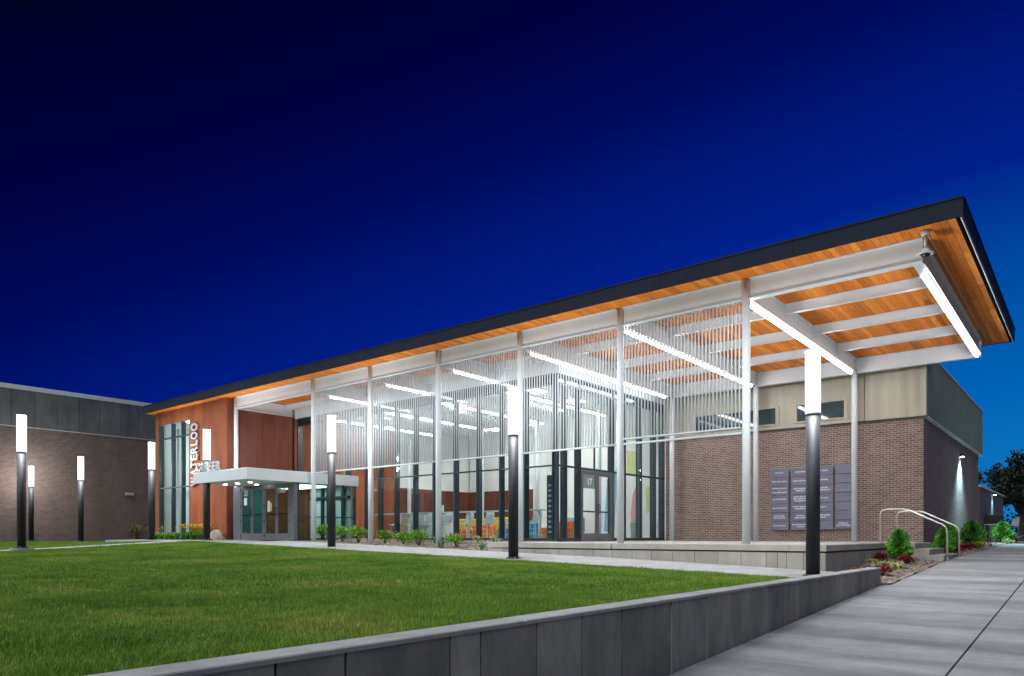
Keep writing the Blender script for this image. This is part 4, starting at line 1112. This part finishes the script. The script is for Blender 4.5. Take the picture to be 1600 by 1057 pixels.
def strappy(loc, w, h_, mat, label, n=70, name='plant', cat='plant', lw_=.03, flowers=None):
    t = thing(name, label, cat, loc); b = MB()
    for i in range(n):
        a = R.uniform(0, 2*pi); r0 = R.uniform(0, .25)*w/2; reach = R.uniform(.4, 1)*w/2; hh = h_*R.uniform(.6, 1)
        d_ = Vector((cos(a), sin(a), 0)); s_ = Vector((-sin(a), cos(a), 0)); pts = []
        for k in range(5):
            u = k/4; p = d_*(r0+reach*u**1.4)+Vector((0, 0, hh*(1-(1-u)**2)-hh*.45*u**3)); ww = lw_*(1-u**2)*.5+.001; pts += [p-s_*ww, p+s_*ww]
        b.add(pts, [(2*k, 2*k+1, 2*k+3, 2*k+2) for k in range(4)])
    b.build('leaves', mat, t, off=(0, 0, 0))
    if flowers:
        fb = MB(); sb = MB()
        for _ in range(flowers[1]):
            a = R.uniform(0, 2*pi); r = R.uniform(.2, .95)*w/2; p = Vector((r*cos(a), r*sin(a), h_*R.uniform(.95, 1.3)))
            sb.tube([(p.x*.4, p.y*.4, 0), (p.x*.8, p.y*.8, p.z*.6), tuple(p)], .004, 4)
            for q in range(6):
                aa_ = q*pi/3+R.uniform(0, .4); leaf(fb, p, (cos(aa_), sin(aa_), .8), Vector((0, 0, 1)), flowers[2], flowers[2]*.5)
        sb.build('stem', mat, t, off=(0, 0, 0)); fb.build('flowers', flowers[0], t, off=(0, 0, 0))
    return t
def arborvitae(loc, w, h_, label):
    t = thing('evergreen_shrub', label, 'shrub', loc, group='small bright evergreens'); b = MB()
    def rad(z): return (w/2)*(min(1, z*5)**.5)*max(0, 1-z)**.55*1.12
    for i in range(3200):
        z = R.random()**.85; a = R.uniform(0, 2*pi); lump = .86+.22*sin(3*a+z*11+loc[0]*7)+.14*sin(5*a-z*19+loc[1])
        r = rad(z)*lump*(R.uniform(.62, 1.08))
        p = Vector((r*cos(a), r*sin(a), z*h_*.93+.04)); dd = Vector((cos(a)*.7, sin(a)*.7, .75))+Vector((R.gauss(0, .25), R.gauss(0, .25), R.gauss(0, .25)))
        leaf(b, p, dd, Vector((-sin(a), cos(a), R.gauss(0, .4))), R.uniform(.07, .15), R.uniform(.03, .06), .006)
    b.build('foliage', lf_dark if False else lf_arb, t, off=(0, 0, 0))
    MB().cyl((0, 0, -.05), (0, 0, h_*.7), .03, .008, 8).build('trunk', bark, t, off=(0, 0, 0))
    MB().lathe([(w*.08, .06), (w*.20, h_*.22), (w*.17, h_*.5), (w*.07, h_*.72), (.01, h_*.8)], n=12).build('inner_twigs', lf_dark, t, off=(0, 0, 0))
lf_arb = leaf_mat('arborvitae_spray', (.04, .19, .02), (.16, .42, .05), .1)
def bz(x, y): return hbed_r(x, y)-.01
arborvitae((-3.83, 20.2, bz(-3.83, 20.2)), .50, .74, 'bushy evergreen shrub left of the terrace steps')
arborvitae((-3.35, 23.75, hbed_f(-3.35, 23.75)), .46, .66, 'evergreen shrub just right of the terrace steps')
arborvitae((-3.62, 26.6, hbed_f(-3.6, 26.6)), .55, .72, 'evergreen shrub behind the far handrail')
arborvitae((-3.30, 29.4, hbed_f(-3.3, 29.4)), .78, .84, 'evergreen shrub below the tall wall light')
arborvitae((-3.0, 36.5, hbed_f(-3.0, 36.5)), .75, .85, 'furthest evergreen shrub in front of the low wing')
for i, (x, y, w, h_, m_, lab) in enumerate([
    (-3.40, 16.3, .52, .22, lf_red, 'burgundy leaved plant beside the end of the low wall'),
    (-4.02, 19.3, .42, .24, lf_red, 'burgundy leaved plant against the terrace side'),
    (-3.47, 19.3, .55, .24, lf_red, 'burgundy leaved plant right of the nearest evergreen'),
    (-3.12, 21.0+3.2, .5, .16, lf_red, 'low red plant between the steps and the walkway'),
    (-3.1, 25.6, .5, .22, lf_red, 'red plant right of the far handrail'),
    (-3.05, 26.7, .55, .24, lf_red, 'dark red plant next to the gold one'),
    (-2.95, 27.8, .7, .24, lf_yellow, 'gold leaved plant below the wall light'),
    (-2.85, 30.2, .9, .34, lf_purple, 'purple grey plant right of the gold one'),
    (-2.6, 33.5, .6, .22, lf_hosta, 'pale variegated plant near the far end of the bed'),
    (-2.6, 37.0, .9, .36, lf_purple, 'furthest purple plant in the side bed'),
    (-3.55, 24.9, .35, .2, lf_bright, 'small lime green plant behind the rail post')]):
    z = bz(x, y) if y < 21.2 else hbed_f(x, y)
    shrub((x, y, z-.01), w, h_, m_, lab, 240, .075, 'bedding_plant', 'plant', 6)
for i, (x, y, lab) in enumerate([(-4.1, 18.6, 'variegated hosta closest to the terrace wall'), (-3.75, 18.3, 'variegated hosta left of the bushy evergreen'), (-3.45, 18.05, 'variegated hosta nearest the walkway edge'), (-3.95, 20.9, 'tiny green plant by the lowest step')]):
    strappy((x, y, bz(x, y)), .42 if i < 3 else .25, .20, lf_hosta, lab, 34, 'hosta', 'plant', .06)
# creeping dark twigs beside terrace
b = MB()
for _ in range(160):
    x, y = R.uniform(-4.2, -3.5), R.uniform(15.3, 17.6); a = R.uniform(0, 2*pi); l = R.uniform(.08, .2); z = hbed_r(x, y)
    b.tube([(x, y, z), (x+cos(a)*l*.5, y+sin(a)*l*.5, z+R.uniform(.03, .08)), (x+cos(a)*l, y+sin(a)*l, z+.01)], .004, 4)
tag(b.build('ground_cover', lf_red), 'thin reddish creeping twigs in the bed corner', None, None, 'stuff')
# middle bed shrubs (x, y, width, height)
def bm(x, y): return hbed_m(x, y)-.01
mid = [(504, 16.3, .85, .62), (536, 16.1, .95, .62), (560, 15.9, .95, .58), (602, 16.3, 1.05, .46), (630, 16.2, .75, .40), (655, 16.1, 1.0, .52), (714, 15.95, .95, .44)]
labs = ['lime green shrub left of the lamp post by the vestibule', 'lime green shrub right of the lamp post by the vestibule', 'lime green shrub just left of a white column', 'wide low green shrub right of the same white column', 'small green shrub with pale flowers behind it', 'yellow green shrub left of the white column base', 'round bright green shrub alone on the mulch']
def ray(x, Y):
    t_ = (x-800)/1114.5; A = radians(39.23); a_ = cos(A)*t_-sin(A); b_ = sin(A)*t_+cos(A); return Y*a_/b_
for (px_, y, w, h_), lab in zip(mid, labs):
    x = ray(px_, y); shrub((x, y, bm(x, y)), w, h_, lf_bright, lab, 420, .10, 'shrub', 'shrub', 9)
for px_, y, lab in ((622, 17.2, 'white flowered plant close to the glass front'), (641, 17.0, 'white flowering plant among the green shrubs'), (750, 16.6, 'pale flowering plant near the terrace end'), (774, 17.2, 'small cream flower clump by the terrace wall')):
    x = ray(px_, y); shrub((x, y, bm(x, y)), .5, .36, lf_hosta, lab, 90, .07, 'flowering_plant', 'plant', 5, (lf_white, 16, .05))
for px_, y, s_, lab in ((690, 15.7, .55, 'spiky grey green plant at a column foot'), (753, 15.7, .4, 'small spiky plant by the sidewalk'), (681, 17.1, .6, 'blue green leafy plant near the glass')):
    x = ray(px_, y); strappy((x, y, bm(x, y)), s_, s_*.75, lf_agave, lab, 22, 'spiky_plant', 'plant', .06)
# by the corten block
for i in range(5):
    x = -33.9+i*.55; strappy((x, 15.2, hb(x, 15.2)), .75, .48, lf_bright, ['leftmost green daylily clump under the tall window', 'green daylily clump second from left under the window', 'green daylily clump in the middle under the window', 'green daylily clump fourth under the window', 'rightmost green daylily clump under the window'][i], 90, 'daylily', 'plant', .03, (fl_yellow, 3, .06))
for i, x in enumerate((-30.7, -30.2, -29.5, -28.95)):
    strappy((x, 15.15, hb(x, 15.1)), .85, .52, lf_lily, ['yellow daylily clump furthest left on the rust wall', 'yellow daylily clump just left of the lamp post', 'yellow daylily clump just right of the lamp post', 'yellow daylily clump nearest the boulder'][i], 90, 'daylily', 'plant', .03, (fl_yellow, 26, .09))
t = MB()
for j in range(9):
    for k in range(14):
        th, ph = j/8*pi/2, k/14*2*pi; rr = 1+.12*sin(3*ph+j)+.08*sin(5*ph)
        t.v.append((-28.15+.5*cos(th)*cos(ph)*rr, 15.1+.35*cos(th)*sin(ph)*rr, hb(-28, 15)-.03+.42*sin(th)*rr))
t.f = [(j*14+k, j*14+(k+1) % 14, (j+1)*14+(k+1) % 14, (j+1)*14+k) for j in range(8) for k in range(14)]
tag(t.build('boulder', rock_m, None, True), 'rounded tan boulder beside the white column at the doors', 'boulder')
xg_ = -46.9
strappy((xg_, 19.9, -.3), 2.0, 1.5, leaf_mat('dry_grass', (.14, .13, .06), (.28, .24, .12)), 'tuft of tall ornamental grass against the dark brick', 70, 'ornamental_grass', 'plant', .05)

# ------------------------------------------------------------------ right background
def tree(loc, h_, w, label, n=7000):
    t = thing('tree', label, 'tree', loc, group='dark trees beyond the low wing')
    tb = MB(); tb.tube([(0, 0, -.3), (.1, 0, h_*.25), (-.1, .1, h_*.5), (0, 0, h_*.8)], [.28, .2, .13, .04], 8)
    cs = []
    for _ in range(26):
        a = R.uniform(0, 2*pi); z = h_*R.uniform(.22, .93); r = w/2*R.uniform(.15, .75)*(1.15-z/h_*.6); c_ = Vector((r*cos(a), r*sin(a), z)); cs.append((c_, R.uniform(.5, 1.2)*w/7))
        tb.tube([(0, 0, z*.6), tuple(Vector((c_.x*.5, c_.y*.5, z*.85))), tuple(c_)], [.09, .06, .02], 5)
    tb.build('trunk', bark, t, off=(0, 0, 0)); b = MB()
    for _ in range(n):
        c_, s_ = R.choice(cs); v = rdir(); p = c_+v*s_*R.uniform(.3, 1.05)
        leaf(b, p, rdir(), rdir(), R.uniform(.16, .32), R.uniform(.1, .2))
    b.build('crown', lf_tree, t, off=(0, 0, 0))
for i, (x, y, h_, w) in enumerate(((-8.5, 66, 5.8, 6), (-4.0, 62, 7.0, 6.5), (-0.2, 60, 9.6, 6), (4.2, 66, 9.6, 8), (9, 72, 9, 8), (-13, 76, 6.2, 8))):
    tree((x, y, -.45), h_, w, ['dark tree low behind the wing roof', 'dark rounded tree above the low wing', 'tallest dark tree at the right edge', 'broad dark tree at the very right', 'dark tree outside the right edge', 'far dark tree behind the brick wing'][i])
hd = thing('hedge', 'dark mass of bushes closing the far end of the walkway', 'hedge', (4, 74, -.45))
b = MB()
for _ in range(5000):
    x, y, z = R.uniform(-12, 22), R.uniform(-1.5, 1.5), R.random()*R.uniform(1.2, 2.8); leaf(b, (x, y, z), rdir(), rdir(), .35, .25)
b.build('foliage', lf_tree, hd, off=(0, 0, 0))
t = thing('basketball_hoop', 'basketball hoop with fan shaped white backboard at far right', 'basketball hoop', (ray(1603, 62), 62, -.62))
hx = 0
MB().tube([(.2, 1.0, 0), (.2, 1.0, 1.6), (.2, .5, 1.9), (.2, .05, 1.95)], .05, 8).build('pole', steel, t, off=(0, 0, 0))
MB().tube([(-.5, 1.0, 0), (-.5, .9, 1.5)], .03, 8).build('pole', steel, t, off=(0, 0, 0))
b = MB(); pts = [(-.85, 1.35), (.85, 1.35)]+[(.85*cos(a)*1.0, 1.55+.5*sin(a)) for a in fr(0, pi, 10)]
n = len(pts); b.v = [(x, 0, z) for x, z in pts]+[(x, .05, z) for x, z in pts]; b.f = [tuple(range(n)), tuple(range(2*n-1, n-1, -1))]+[(i, (i+1) % n, n+(i+1) % n, n+i)[::-1] for i in range(n)]
b.build('backboard', wall_grey, t, off=(0, 0, 0))
b = MB(); b.tube([(.23*cos(a), -.28+.23*sin(a), 1.45) for a in fr(0, 2*pi, 16)], .012, 5); b.build('rim', fab['orange'], t, off=(0, 0, 0))
t = thing('utility_cabinet', 'dark cabinet on a frame standing against the low wing', 'cabinet', (-3.9, 43, -.32)); 
MB().bbox(-4.22, -3.55, 42.2, 43.8, .62, 1.05, .02).build('body', black, t); MB().box(-4.22, -3.5, 42.1, 43.9, .55, .60).build('shelf', steel, t)
for q in (42.15, 43.85):
    for x in (-4.2, -3.52): MB().cyl((x, q, -.32), (x, q, .55), .03, n=8).build('leg', steel, t)
# drop helper property
for o in S.objects:
    if '_w' in o: del o['_w']
